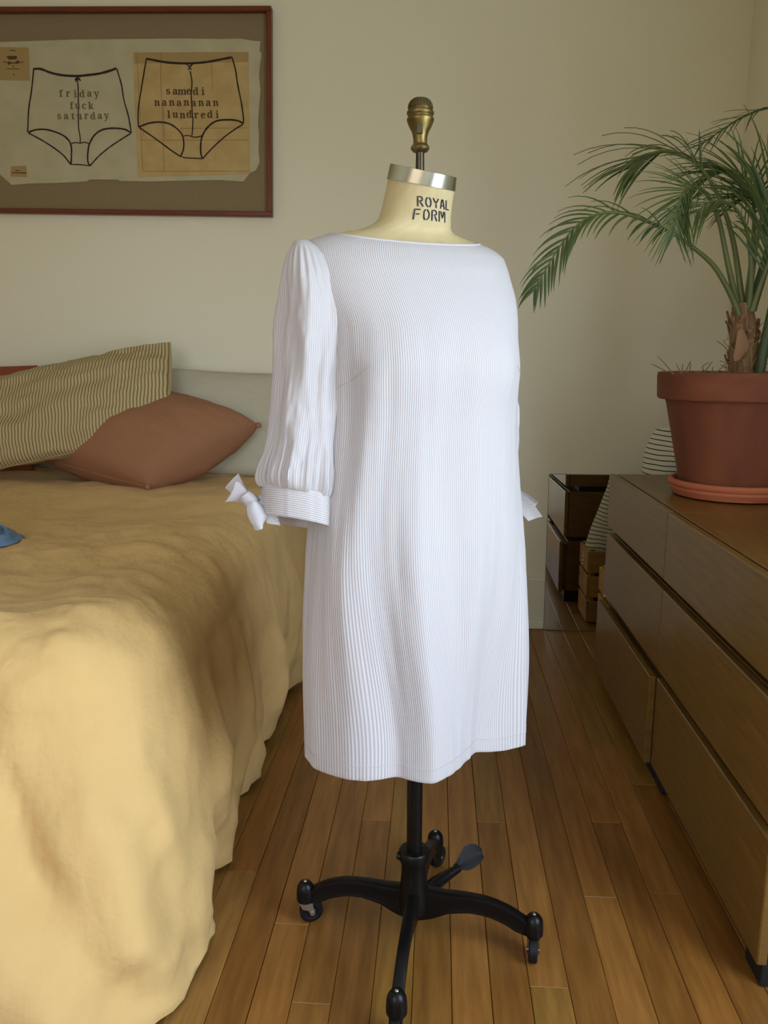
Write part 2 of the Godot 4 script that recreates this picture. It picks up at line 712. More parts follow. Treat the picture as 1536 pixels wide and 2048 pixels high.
# ------------------------------------------------------------------ floor of narrow boards running towards the back wall
func build_floor() -> void:
	var mb := MB.new()
	box(mb, Vector3(WALL_L - 0.2, -0.2, WALL_Z - 0.2), Vector3(WALL_R + 0.2, -0.016, WALL_F + 0.2), 0.001)
	var floor_ := struct("floor", mb, M.subfloor, "worn maple strip floor of narrow boards")
	var pitch := 0.0731
	var rest: Array = []
	for k in M.planks.size():
		rest.append(MB.new())
	# ends seen in the photograph, by strip: the strip whose left seam is at 0.0385 + k * pitch
	var ends := {-8: [-2.4, -1.373], -7: [-1.575], -6: [-2.62, -0.98], -5: [-1.413], -4: [-2.1, -1.214], -3: [-1.799], -2: [-2.75, -0.92], -1: [-2.35], 0: [-2.86, -1.02], 1: [-2.9, -1.81], 2: [-2.16, -1.281], 3: [-2.7, -1.02], 4: [-2.405, -1.543], 5: [-1.83], 6: [-2.251], 7: [-2.02]}
	var count := 0
	var x := 0.0385 - pitch * 38
	var k := -38
	while x < WALL_R:
		var cuts: Array = [WALL_Z]
		if ends.has(k):
			var e: Array = ends[k].duplicate()
			e.sort()
			cuts.append_array(e)
		var z: float = cuts[cuts.size() - 1] + rng.randf_range(0.5, 1.1)
		if not ends.has(k):
			z = WALL_Z + rng.randf_range(0.3, 1.2)
		while z < WALL_F - 0.1:
			cuts.append(z)
			z += rng.randf_range(0.5, 1.3)
		cuts.append(WALL_F)
		for i in cuts.size() - 1:
			var x1 := minf(x + pitch, WALL_R)
			var gap := rng.randf_range(0.0002, 0.0007)
			var top := rng.randf_range(-0.0006, 0.0)
			var lo := Vector3(maxf(x, WALL_L) + gap, -0.016, cuts[i] + 0.0005)
			var hi := Vector3(x1 - gap, top, cuts[i + 1] - 0.0005)
			if hi.x - lo.x < 0.004:
				continue
			var m: int = rng.randi() % 6
			var off := Vector2(rng.randf() * 8.0, rng.randf())
			if k >= -12 and count < 290:
				var b := MB.new()
				box(b, lo, hi, 0.0012, 2, off)
				part("plank", b, M.planks[m], floor_, 0.0)
				count += 1
			else:
				box(rest[m], lo, hi, 0.0012, 2, off)
		x += pitch
		k += 1
	for m in rest.size():
		if rest[m].t.size() > 0:
			var o := part("planks", rest[m], M.planks[m], floor_, 0.0)
			o.set_meta("kind", "stuff")


# ------------------------------------------------------------------ bed
const BED_X := -0.80       # where the flat of the duvet begins to fall away, on the side and at the foot
const BED_Z := -1.55
const BED_LEFT := -2.62


func bed_top(x: float, z: float) -> float:
	var w := clampf((z + 3.1) / 1.5, 0.0, 1.0)
	var y := lerpf(0.70, 0.645, w)
	y += noise.get_noise_2d(x * 1.5 + 3.0, z * 1.5) * 0.03
	y += absf(noise.get_noise_2d(x * 4.0 + z * 2.0, z * 9.0 + 20.0)) * 0.022 * smoothstep(-2.5, -2.0, z)
	return y


# s runs along the edge of the bed; n points away from it; d is the length of cloth past the flat
func duvet_point(core: Vector2, n: Vector2, s: float, d: float, foot: float) -> Vector3:
	var flat := 0.12
	var arc := 0.15
	var quarter := arc * PI * 0.5
	var r := d
	var drop := 0.0
	if d > flat:
		var a := minf((d - flat) / arc, PI * 0.5)
		r = flat + sin(a) * arc
		drop = (1.0 - cos(a)) * arc
	var t := 0.0
	if d > flat + quarter:
		var hang := d - flat - quarter
		t = clampf(hang / 0.5, 0.0, 1.15)
		drop += hang
	# how far the cloth stands out from the mattress
	var full := smoothstep(0.15, 0.75, d)
	var corner := exp(-pow((s - 1.92) / 0.3, 2.0))
	r += lerpf(0.02, 0.30, foot) * pow(t, 1.2) + corner * 0.05 * full
	r += lerpf(0.035, 0.02, foot) * sin(PI * clampf(t, 0.0, 1.0))
	# long soft folds that open towards the hem
	var wob := noise.get_noise_1d(s * 2.0 + 40.0) * 1.6
	var fold := sin(s * TAU / 0.31 + wob + t * 0.7) * 0.55 + sin(s * TAU / 0.19 + wob * 2.0 - t * 1.1) * 0.3
	fold += noise.get_noise_2d(s * 5.0, t * 1.5 + 7.0) * 0.8
	r += fold * lerpf(0.05, 0.07, foot) * full * (0.25 + 0.75 * t)
	r += noise.get_noise_2d(s * 9.0, d * 5.0) * 0.012 * full
	# creases that run slantwise down the cloth: where they start, how far they wander, width, depth
	for c in [[2.20, -0.24, 0.030, 0.034], [2.40, -0.14, 0.040, 0.030], [2.72, -0.12, 0.035, 0.030], [1.98, -0.10, 0.028, 0.018], [3.0, 0.1, 0.04, 0.03], [1.50, 0.16, 0.032, 0.026], [1.22, 0.14, 0.03, 0.022], [0.86, 0.10, 0.035, 0.026], [0.50, 0.06, 0.03, 0.02]]:
		var e: float = s - c[0] - c[1] * t
		var ww: float = c[2] * (0.8 + 0.5 * t)
		r += c[3] * (0.75 * exp(-pow((e - 2.0 * ww) / (1.5 * ww), 2.0)) - exp(-pow(e / ww, 2.0))) * full * smoothstep(0.0, 0.25, t) * 1.35 * (1.0 - 0.25 * t)
	var x := core.x + n.x * r
	var z := core.y + n.y * r
	var y := bed_top(core.x + n.x * minf(d, 0.3), core.y + n.y * minf(d, 0.3)) - drop * (1.0 + 0.0 * foot)
	y += noise.get_noise_1d(s * 3.0) * 0.03 * t
	return Vector3(x, maxf(y, 0.006 + 0.01 * absf(fold)), z)


func build_bed() -> void:
	var b := thing("bed", "low bed with a mattress hidden under the yellow duvet", "bed", Vector3(-1.6, 0, -2.35))
	var mb := MB.new()
	box(mb, Vector3(-2.55, 0.06, -3.26), Vector3(-0.62, 0.30, -1.46), 0.02)
	part("bed_base", mb, M.oak_side, b, 0.0)
	mb = MB.new()
	box(mb, Vector3(-2.57, 0.30, -3.27), Vector3(-0.62, 0.585, -1.44), 0.06)
	part("mattress", mb, M.pale, b, 50.0)
	for x in [-2.45, -0.72]:
		for z in [-3.15, -1.56]:
			mb = MB.new()
			box(mb, Vector3(x - 0.04, 0.0, z - 0.04), Vector3(x + 0.04, 0.07, z + 0.04), 0.004)
			part("leg", mb, M.black_block, b, 0.0)

	var rows: Array = []
	var uvs: Array = []
	mb = MB.new()
	# the flat
	var nx := 92
	var nz := 84
	for i in nx + 1:
		var row: Array = []
		var u: Array = []
		var x := lerpf(BED_LEFT, BED_X, float(i) / nx)
		for j in nz + 1:
			var z := lerpf(WALL_Z + 0.03, BED_Z, float(j) / nz)
			row.append(Vector3(x, bed_top(x, z), z))
			u.append(Vector2(x, z))
		rows.append(row)
		uvs.append(u)
	mb.grid(rows, uvs, true)
	# the falling edge: side, round the corner, foot
	var stations: Array = []
	for j in 84 + 1:
		stations.append([Vector2(BED_X, lerpf(WALL_Z + 0.03, BED_Z, j / 84.0)), Vector2(1, 0), lerpf(0.0, 1.65, j / 84.0), 0.0])
	for j in range(1, 30):
		var w := j / 30.0
		stations.append([Vector2(BED_X, BED_Z), Vector2(cos(w * PI * 0.5), sin(w * PI * 0.5)), 1.65 + w * 0.54, smoothstep(0.1, 0.9, w)])
	for j in 92 + 1:
		stations.append([Vector2(lerpf(BED_X, BED_LEFT, j / 92.0), BED_Z), Vector2(0, 1), 2.19 + j / 92.0 * 1.82, 1.0])
	rows = []
	uvs = []
	for i in 53:
		var d := 0.86 * i / 48.0
		var inner := maxi(i - 48, 0)
		if i > 48:
			d = 0.86 - [0.0, 0.004, 0.02, 0.07, 0.2][inner]
		var row: Array = []
		var u: Array = []
		for st in stations:
			var p := duvet_point(st[0], st[1], st[2], d, st[3])
			if inner > 0:
				var back: float = [0.0, 0.006, 0.016, 0.022, 0.026][inner]
				p -= Vector3(st[1].x, 0, st[1].y) * back
				p.y += [0.0, -0.003, 0.0, 0.0, 0.0][inner]
			row.append(p)
			u.append(Vector2(st[2], d))
		rows.append(row)
		uvs.append(u)
	mb.grid(rows, uvs, true)
	var dv := part("duvet", mb, M.duvet, self, 180.0, false)
	tag(dv, "pale yellow linen duvet draped over the bed down to the floor", "duvet")


func pillow_point(c: Vector3, u_: Vector3, w_: Vector3, n_: Vector3, u: float, v: float, side: float, seed_: float, pinch: float, lump: float) -> Vector3:
	var uu := u * (1.0 - pinch * (1.0 - v * v) * u * u)
	var vv := v * (1.0 - pinch * (1.0 - u * u) * v * v)
	var body := pow(maxf((1.0 - u * u) * (1.0 - v * v), 0.0), 0.38)
	var ripple := noise.get_noise_3d(u * 1.6 + seed_, v * 1.6, side * 2.0) * lump
	ripple += noise.get_noise_3d(u * 5.0 + seed_, v * 4.0, side * 3.0 + 9.0) * lump * 0.3 * (1.0 - body * 0.6)
	return c + u_ * uu + w_ * vv + n_ * (body * side + ripple * minf(1.0, body * 3.0))


func pillow(called: String, label: String, cat: String, group: String, c: Vector3, u_: Vector3, w_: Vector3, n_: Vector3, m: Material, seed_: float, pinch := 0.09, lump := 0.12) -> Node3D:
	var o := thing(called, label, cat, c - Vector3(0, absf(w_.y) + absf(n_.y), 0), group)
	var mb := MB.new()
	for side in [1.0, -1.0]:
		var rows: Array = []
		var uvs: Array = []
		for i in 61:
			var row: Array = []
			var ur: Array = []
			for j in 49:
				# closer rows near the seams
				var u := sin((i / 60.0 - 0.5) * PI)
				var v := sin((j / 48.0 - 0.5) * PI)
				row.append(pillow_point(c, u_, w_, n_, u, v, side, seed_, pinch, lump))
				ur.append(Vector2(u * u_.length(), v * w_.length()))
			rows.append(row)
			uvs.append(ur)
		mb.grid(rows, uvs, side < 0.0)
	part("cover", mb, m, o, 120.0)
	# the seam that runs round the pillow
	mb = MB.new()
	var line: Array = []
	for k in 4:
		for i in 24:
			var q := sin((i / 24.0 - 0.5) * PI)
			var uv: Vector2 = [Vector2(q, -1), Vector2(1, q), Vector2(-q, 1), Vector2(-1, -q)][k]
			line.append(pillow_point(c, u_, w_, n_, uv.x, uv.y, 1.0, seed_, pinch, lump))
	line.append(line[0])
	tube(mb, line, 0.0026, 5)
	part("seam", mb, m, o, 120.0)
	return o


func build_pillows() -> void:
	pillow("pillow", "pale grey linen pillow leaning on the wall behind the sleeve", "pillow", "", Vector3(-0.90, 0.90, -3.165), Vector3(0.385, -0.02, 0.0), Vector3(0.0, 0.215, -0.06), Vector3(0.0, 0.02, 0.085), M.pale, 2.0, 0.05)
	pillow("pillow", "rust orange pillow at the wall, mostly hidden behind the striped pillow", "pillow", "", Vector3(-2.10, 0.905, -3.17), Vector3(0.42, 0.0, 0.0), Vector3(0.0, 0.225, -0.05), Vector3(0.0, 0.02, 0.085), M.rust, 5.0, 0.04)
	var near := Vector3(-1.05, 0.70, -2.74)
	var right := Vector3(-0.70, 0.905, -3.0)
	var left := Vector3(-1.62, 0.80, -2.97)
	var c := (right + left) * 0.5
	var ua := (right - near) * 0.5
	var wa := (left - near) * 0.5
	var na := wa.cross(ua).normalized()
	if na.y < 0.0:
		na = -na
	var o := pillow("cushion", "large terracotta pink linen cushion lying under the striped pillow", "cushion", "", c, ua, wa, na * 0.165, M.pink, 8.0, -0.05, 0.08)
	var mb := MB.new()
	lathe(mb, right + Vector3(0.004, 0.0, 0.004), [[0.0, -0.011], [0.009, -0.009], [0.013, 0.0], [0.009, 0.009], [0.0, 0.011]], 12)
	part("knot", mb, M.pink, o)
	mb = MB.new()
	lathe(mb, near + Vector3(0.0, 0.0, 0.004), [[0.0, -0.01], [0.008, -0.008], [0.011, 0.0], [0.008, 0.008], [0.0, 0.01]], 12)
	part("knot", mb, M.pink, o)
	var us := Vector3(0.42, 0.092, -0.07)
	var ws := Vector3(-0.02, 0.165, -0.115)
	var ns := us.cross(ws).normalized()
	if ns.z < 0.0:
		ns = -ns
	pillow("pillow", "cream pillow with brown ticking stripes lying on the pink cushion", "pillow", "", Vector3(-1.47, 0.965, -2.93), us, ws, ns * 0.09, M.ticking, 14.0, -0.03, 0.3)
	# a crumpled blue garment on the duvet
	mb = MB.new()
	var rows: Array = []
	var uvs: Array = []
	for i in 33:
		var row: Array = []
		var ur: Array = []
		for j in 33:
			var a := TAU * i / 32.0
			var r := j / 32.0
			var edge := 1.0 + 0.25 * noise.get_noise_2d(cos(a) * 1.5, sin(a) * 1.5 + 50.0)
			var x := -1.43 + cos(a) * r * 0.30 * edge
			var z := -1.99 + sin(a) * r * 0.17 * edge
			var lift := (1.0 - r * r) * 0.035 + absf(noise.get_noise_2d(x * 11.0, z * 12.0 + 90.0)) * 0.13 * (1.0 - pow(r, 6.0)) + 0.004
			row.append(Vector3(x, bed_top(x, z) + lift, z))
			ur.append(Vector2(x, z))
		rows.append(row)
		uvs.append(ur)
	mb.grid(rows, uvs, true)
	tag(part("garment", mb, M.blue_cloth, self, 70.0, false), "crumpled blue garment lying on the yellow duvet", "garment")


# ------------------------------------------------------------------ chest of drawers
const DX := 0.602
const DTOP := 0.763


func build_dresser() -> void:
	dresser(-2.753, -2.047, true, "oak chest of three drawers nearer the mirror, bottom drawer not shut")
	dresser(-2.047, -1.303, false, "oak chest of three drawers nearer the camera, all drawers shut")


func dresser(z0: float, z1: float, ajar: bool, label: String) -> void:
	var back := 1.11
	var o := thing("chest_of_drawers", label, "dresser", Vector3((DX + back) / 2, 0, (z0 + z1) / 2), "pair of oak chests standing end to end")
	var zz0 := z0 + 0.0008
	var zz1 := z1 - 0.0008
	var mb := MB.new()
	box(mb, Vector3(DX + 0.026, DTOP - 0.024, zz0), Vector3(back, DTOP - 0.001, zz1), 0.0012, 2, Vector2(z0, 0.37))
	part("top", mb, M.oak, o, 0.0)
	var tiers := [[0.579, 0.739], [0.328, 0.551], [0.056, 0.305]]
	for t in tiers:
		mb = MB.new()
		box(mb, Vector3(DX + 0.021, t[0], zz0), Vector3(back, t[1], zz1), 0.0015, 0, Vector2(t[0] * 3.0, z0))
		part("case", mb, M.oak_side, o, 0.0)
	mb = MB.new()
	for g in [[0.548, 0.582], [0.302, 0.331]]:
		box(mb, Vector3(DX + 0.07, g[0], zz0 + 0.035), Vector3(back, g[1], zz1 - 0.035), 0.001)
	part("recess", mb, M.black_block, o, 0.0)
	var fronts := [[0.579, DTOP], [0.328, 0.551], [0.049, 0.305]]
	for i in 3:
		var out := -0.018 if ajar and i == 2 else 0.0
		mb = MB.new()
		box(mb, Vector3(DX + out, fronts[i][0], zz0 + 0.0006), Vector3(DX + 0.0195 + out, fronts[i][1], zz1 - 0.0006), 0.0026, 2, Vector2(z0 * 1.7, i * 0.31))
		var f := part("drawer", mb, M.oak, o, 0.0)
		# a finger rail behind the upper edge of the lower fronts, and the box of the drawer that is not shut
		mb = MB.new()
		box(mb, Vector3(DX + 0.0195 + out, fronts[i][0] + 0.02, zz0 + 0.03), Vector3(DX + 0.0205 + out + (0.018 if out != 0.0 else 0.0), fronts[i][1] - 0.02, zz1 - 0.03), 0.0004)
		part("drawer_box", mb, M.oak_edge, f, 0.0)
	for x in [DX + 0.012, back - 0.08]:
		for z in [z0 + 0.006, z1 - 0.08]:
			mb = MB.new()
			box(mb, Vector3(x, 0.0, z), Vector3(x + 0.074, 0.056, z + 0.074), 0.002)
			part("leg", mb, M.black_block, o, 0.0)


# ------------------------------------------------------------------ dress form
# height, half width, front depth, back depth, shift forward - of the dress; the form is a little smaller
const BODY := [
	[0.36, 0.215, 0.130, 0.135, 0.0],
	[0.60, 0.212, 0.128, 0.130, 0.0],
	[0.80, 0.204, 0.126, 0.122, 0.0],
	[0.95, 0.190, 0.122, 0.110, 0.0],
	[1.05, 0.181, 0.124, 0.098, 0.0],
	[1.14, 0.180, 0.130, 0.098, 0.0],
	[1.20, 0.180, 0.116, 0.098, 0.0],
	[1.26, 0.190, 0.096, 0.098, 0.0],
	[1.305, 0.190, 0.085, 0.090, -0.006],
	[1.33, 0.188, 0.079, 0.082, -0.016],
	[1.345, 0.172, 0.073, 0.074, -0.024],
	[1.356, 0.138, 0.068, 0.066, -0.029],
	[1.365, 0.094, 0.060, 0.059, -0.027],
	[1.374, 0.073, 0.055, 0.055, -0.022],
	[1.386, 0.0640, 0.053, 0.054, -0.018],
	[1.40, 0.0605, 0.0525, 0.053, -0.011],
	[1.43, 0.0565, 0.0525, 0.053, 0.003],
	[1.462, 0.0540, 0.0535, 0.054, 0.014],
]
const LEAN := Vector2(0.215, 0.216)          # slope of the neck ring across and towards the camera


func to_world(p: Vector3) -> Vector3:
	return AX + Basis(Vector3.UP, PHI) * p


func neck_tilt(p: Vector3, y: float) -> Vector3:
	var k := smoothstep(1.375, 1.455, y)
	var c := AX.x + 0.0066
	p.y -= k * (LEAN.x * (p.x - c) + LEAN.y * (p.z - AX.z - 0.0124))
	return p


# th = 0 at the front, a quarter turn at the wearer's left arm
func body_point(th: float, y: float, off: float) -> Vector3:
	var a := table(BODY, y, 1) + off
	var b := table(BODY, y, 2 if cos(th) > 0.0 else 3) + off
	var e := 2.0 / lerpf(2.35, 2.0, smoothstep(1.3, 1.38, y))
	var s := sin(th)
	var c := cos(th)
	# the shoulders sit a little to one side of the upright
	var aside := smoothstep(1.2, 1.32, y) * smoothstep(1.388, 1.354, y)
	return to_world(Vector3(signf(s) * pow(absf(s), e) * a, y, table(BODY, y, 4) + signf(c) * pow(absf(c), e) * b)) + Vector3(-0.017 * aside, 0, 0)


func neck_point(th: float, y: float, off: float) -> Vector3:
	return neck_tilt(body_point(th, y, off), y)


func build_dress_form() -> void:
	var o := thing("dress_form", "linen covered dress form with chrome neck ring on black cast iron base", "dress form", AX)
	var mb := MB.new()
	var rows: Array = []
	var uvs: Array = []
	for i in 53:
		var y := lerpf(1.10, 1.447, pow(i / 52.0, 0.8))
		var row: Array = []
		var ur: Array = []
		for j in 65:
			row.append(neck_point(TAU * j / 64.0, y, -0.006 * (1.0 - smoothstep(1.33, 1.375, y))))
			ur.append(Vector2(j / 64.0, y))
		rows.append(row)
		uvs.append(ur)
	mb.grid(rows, uvs)
	mb.fan(rows[0], AX + Vector3(0, 1.10, 0), true)
	mb.fan(rows[52], AX + Vector3(0.0066, 1.447, 0.0124), false)
	part("torso", mb, M.form, o, 120.0)
	# chrome ring round the top of the neck
	mb = MB.new()
	rows = []
	uvs = []
	for k in [[1.436, 0.0], [1.436, 0.0018], [1.4365, 0.0022], [1.4595, 0.0012], [1.460, 0.0006], [1.460, -0.0022]]:
		var row: Array = []
		var ur: Array = []
		for j in 65:
			row.append(neck_point(TAU * j / 64.0, k[0], k[1]))
			ur.append(Vector2(j / 64.0, k[0]))
		rows.append(row)
		uvs.append(ur)
	mb.grid(rows, uvs)
	mb.fan(rows[0], neck_tilt(AX + Vector3(0.0066, 1.436, 0.0124), 1.436), true)
	mb.fan(rows[5], neck_tilt(AX + Vector3(0.0066, 1.460, 0.0124), 1.460), false)
	part("neck_ring", mb, M.chrome, o, 50.0)
	# rod and finial
	mb = MB.new()
	lathe(mb, AX, [[0.0, 1.44], [0.0078, 1.44], [0.0072, 1.475], [0.0067, 1.505], [0.0, 1.505]], 16)
	part("rod", mb, M.rod, o)
	mb = MB.new()
	var prof: Array = []
	for q in [[0, 306], [9, 306], [15, 303.5], [18.5, 299], [18.5, 295], [16.5, 291], [14, 288.5], [13.6, 283], [14, 276], [15.2, 270], [17.5, 263], [21.5, 256], [24.5, 249], [26.2, 244], [27.3, 241], [26.8, 237.5], [24.3, 235.5], [24.3, 232.5], [26.2, 230.5], [27.4, 227], [26.4, 223.5], [24.3, 222], [24.0, 216], [22.5, 209], [19.0, 203], [13.5, 198.5], [7, 196.5], [0, 196]]:
		prof.append([q[0] * 0.00083, at(829, q[1], AX.z).y])
	lathe(mb, AX, prof, 40)
	var fin := part("finial", mb, M.brass, o, 40.0)
	# knurled cap of the finial
	mb = MB.new()
	for j in 26:
		var a := TAU * j / 26.0
		var line: Array = []
		for q in [[24.2, 217], [23.0, 210], [19.6, 204], [14, 199.5]]:
			line.append(AX + Vector3(cos(a) * q[0] * 0.00083, at(829, q[1], AX.z).y, sin(a) * q[0] * 0.00083))
		tube(mb, line, 0.0013, 5)
	var kn := part("knurling", mb, M.brass_dark, fin)
	kn.set_meta("kind", "stuff")
	mb = MB.new()
	var sy := at(829, 262, AX.z).y
	box(mb, AX + Vector3(-0.0055, sy - 0.008, 0.010), AX + Vector3(0.0045, sy + 0.007, 0.0185), 0.001)
	part("slot_plate", mb, M.brass_dark, fin, 0.0)
	build_stencil(o)
	# upright, hub and the four curved legs
	mb = MB.new()
	lathe(mb, AX, [[0.0, 0.10], [0.0152, 0.10], [0.0152, 1.12], [0.0, 1.12]], 24)
	part("upright", mb, M.iron, o)
	mb = MB.new()
	lathe(mb, AX, [[0.0, 0.052], [0.016, 0.054], [0.027, 0.066], [0.031, 0.10], [0.0275, 0.125], [0.0255, 0.15], [0.0255, 0.172], [0.0285, 0.178], [0.031, 0.184], [0.031, 0.197], [0.028, 0.202], [0.018, 0.203], [0.0, 0.203]], 32)
	var hub := part("hub", mb, M.iron, o, 40.0)
	mb = MB.new()
	lathe(mb, AX + Vector3(-0.028, 0.190, 0.006), [[0.0, -0.006], [0.008, -0.005], [0.009, 0.0], [0.007, 0.006], [0.0, 0.007]], 12, Basis(Vector3.BACK, 1.3))
	part("set_screw", mb, M.iron, hub)
	var feet := [Vector3(-0.262, 0, -1.425), Vector3(0.199, 0, -1.358), Vector3(-0.058, 0, -1.152), Vector3(0.006, 0, -1.618)]
	var swivel := [1.25, 0.12, 0.15, 0.55]
	for i in 4:
		leg(o, feet[i], swivel[i], i == 0)
	# foot pedal
	mb = MB.new()
	var path := curve([AX + Vector3(0.012, 0.078, -0.01), Vector3(0.004, 0.082, -1.447), Vector3(0.03, 0.084, -1.475), Vector3(0.056, 0.087, -1.498)], 5)
	var rr: Array = []
	for k in path.size():
		rr.append(lerpf(0.017, 0.0085, k / float(path.size() - 1)))
	tube(mb, path, rr, 12)
	var ped := part("pedal_arm", mb, M.iron, o)
	mb = MB.new()
	var dir := Vector3(0.055, 0.018, -0.022).normalized()
	var wide := Vector3(-0.25, 0.78, -0.55).normalized()
	var pts: Array = []
	var hw: Array = []
	for q in [[-0.006, 0.006], [0.006, 0.010], [0.016, 0.018], [0.026, 0.0235], [0.040, 0.0235], [0.052, 0.020], [0.060, 0.014], [0.064, 0.009]]:
		pts.append(Vector3(0.052, 0.088, -1.497) + dir * q[0] + wide * (q[1] * 0.35))
		hw.append(wide * q[1])
	ribbon(mb, pts, hw, 0.007, 6, -0.006)
	part("pedal", mb, M.rubber, o, 50.0)


func leg(o: Node3D, foot: Vector3, swivel: float, bright: bool) -> void:
	var d := Vector3(foot.x - AX.x, 0, foot.z - AX.z)
	var far := d.length()
	d = d.normalized()
	var mb := MB.new()
	var pts: Array = []
	var sc: Array = []
	for q in [[0.0, 0.088, 1.15, 2.0], [0.03, 0.090, 1.05, 1.65], [0.065, 0.096, 0.95, 1.15], [0.11, 0.100, 0.88, 0.95], [0.15, 0.096, 0.86, 0.92], [0.185, 0.084, 0.86, 0.9], [0.21, 0.070, 0.9, 0.86], [0.232, 0.060, 0.8, 0.7]]:
		pts.append(AX + d * (q[0] * far / 0.235) + Vector3(0, q[1], 0))
		sc.append(Vector2(q[2], q[3]))
	# a ribbed casting: a flange along the top of a web
	var sec := [Vector2(0.0115, 0.0165), Vector2(0.0125, 0.012), Vector2(0.0105, 0.006), Vector2(0.009, -0.012), Vector2(0.0105, -0.0165), Vector2(0.0085, -0.0205), Vector2(-0.0085, -0.0205), Vector2(-0.0105, -0.0165), Vector2(-0.009, -0.012), Vector2(-0.0105, 0.006), Vector2(-0.0125, 0.012), Vector2(-0.0115, 0.0165), Vector2(-0.006, 0.0185), Vector2(0.006, 0.0185)]
	var fine: Array = curve(pts, 4)
	var fs: Array = []
	for k in fine.size():
		var w := k / 4.0
		var a: Vector2 = sc[mini(int(w), sc.size() - 1)]
		var b: Vector2 = sc[mini(int(w) + 1, sc.size() - 1)]
		fs.append(a.lerp(b, w - int(w)))
	sweep(mb, fine, sec, fs)
	var l := part("leg", mb, M.iron, o, 35.0)
	mb = MB.new()
	lathe(mb, foot, [[0.0, 0.048], [0.014, 0.048], [0.0185, 0.052], [0.0187, 0.060], [0.018, 0.075], [0.0165, 0.083], [0.012, 0.090], [0.006, 0.093], [0.0, 0.0935]], 24)
	part("socket", mb, M.iron, l, 40.0)
	mb = MB.new()
	lathe(mb, foot, [[0.0, 0.0925], [0.0035, 0.0925], [0.0035, 0.0945], [0.002, 0.0955], [0.0, 0.0955]], 10)
	part("pin", mb, M.steel, l)
	# caster: wheel, and a fork with two cheeks
	var out := Vector3(cos(swivel), 0, sin(swivel))      # axle
	var lead := Vector3(-out.z, 0, out.x)
	if lead.dot(Vector3(1, 0, 0.2)) < 0.0:
		lead = -lead
	var hub := foot + lead * 0.011 + Vector3(0, 0.0245, 0)
	var turn := Basis(Quaternion(Vector3.UP, out))
	mb = MB.new()
	lathe(mb, hub, [[0.0, -0.007], [0.0135, -0.007], [0.0158, -0.0088], [0.022, -0.0085], [0.0242, -0.0062], [0.0245, 0.0], [0.0242, 0.0062], [0.022, 0.0085], [0.0158, 0.0088], [0.0135, 0.007], [0.0, 0.007]], 32, turn)
	var w := part("caster", mb, M.rubber, o, 40.0)
	mb = MB.new()
	for s in [-1.0, 1.0]:
		var pl: Array = [foot + Vector3(0, 0.048, 0) + out * 0.0104 * s, foot + lead * 0.003 + Vector3(0, 0.036, 0) + out * 0.0108 * s, hub + Vector3(0, 0.006, 0) + out * 0.0108 * s, hub - Vector3(0, 0.006, 0) + lead * 0.002 + out * 0.0108 * s]
		ribbon(mb, pl, [lead * 0.0135, lead * 0.011, lead * 0.0065, lead * 0.004], 0.0016, 2)
	cbox(mb, Transform3D(Basis(out, Vector3.UP, out.cross(Vector3.UP)), foot + Vector3(0, 0.0475, 0)), Vector3(0.023, 0.0022, 0.027), 0.0006)
	part("fork", mb, M.steel if bright else M.iron, w, 30.0)
	mb = MB.new()
	lathe(mb, hub, [[0.0, -0.0125], [0.0036, -0.0125], [0.0036, 0.0125], [0.0, 0.0125]], 12, turn)
	part("axle", mb, M.steel, w, 40.0)


# stencilled lettering on the neck
func build_stencil(o: Node3D) -> void:
	var glyph := {
		"R": [[[0.08, 0], [0.08, 1]], [[0.3, 1], [0.72, 0.96], [0.86, 0.78], [0.76, 0.58], [0.34, 0.52]], [[0.5, 0.42], [0.92, 0.0]]],
		"O": [[[0.36, 1], [0.12, 0.78], [0.06, 0.5], [0.12, 0.22], [0.36, 0]], [[0.64, 1], [0.88, 0.78], [0.94, 0.5], [0.88, 0.22], [0.64, 0]]],
		"Y": [[[0.02, 1], [0.4, 0.52]], [[0.98, 1], [0.6, 0.52]], [[0.5, 0.42], [0.5, 0]]],
		"A": [[[0.04, 0], [0.38, 1]], [[0.6, 1], [0.96, 0]], [[0.36, 0.3], [0.64, 0.3]]],
		"L": [[[0.1, 1], [0.1, 0]], [[0.3, 0.03], [0.92, 0.03]]],
		"F": [[[0.1, 1], [0.1, 0]], [[0.28, 0.97], [0.95, 0.97]], [[0.28, 0.52], [0.75, 0.52]]],
		"M": [[[0.0, 0], [0.0, 1]], [[0.34, 0.98], [0.62, 0.35]], [[0.98, 0.98], [0.82, 0.5]], [[1.32, 1], [1.32, 0]]],
	}
	# angle of a letter's left edge, from the direction of the camera, chosen so that the word reads across the front of the neck
	var words := [["ROYAL", 1.4075, 0.0160], ["FORM", 1.3870, 0.0160]]
	for w in words:
		var mb := MB.new()
		var n: int = w[0].length()
		for i in n:
			var wide := 0.0092
			var start := 0.0020 + i * 0.0125
			if w[0] == "FORM":
				start = 0.0030 + i * 0.0132
			for line in glyph[w[0][i]]:
				var pts: Array = []
				for q in line:
					pts.append(Vector2(start + q[0] * wide - (q[1] - 0.5) * 0.0042, w[1] + (q[1] - 0.5) * w[2]))
				for k in pts.size() - 1:
					var a: Vector2 = pts[k]
					var b: Vector2 = pts[k + 1]
					var side := (b - a).orthogonal().normalized() * 0.00085
					var over := (b - a).normalized() * 0.0003
					var ring: Array = []
					for c in [a - over + side, b + over + side, b + over - side, a - over - side]:
						ring.append(c)
					var top: Array = []
					var base := mb.v.size()
					for c in ring:
						mb.vert(neck_uv(c, 0.0011))
					for c in ring:
						mb.vert(neck_uv(c, -0.0008))
					mb.quad(base, base + 1, base + 2, base + 3)
					mb.quad(base + 7, base + 6, base + 5, base + 4)
					for e in 4:
						mb.quad(base + e, base + 4 + e, base + 4 + (e + 1) % 4, base + (e + 1) % 4)
		part("lettering", mb, M.stencil, o, 0.0)


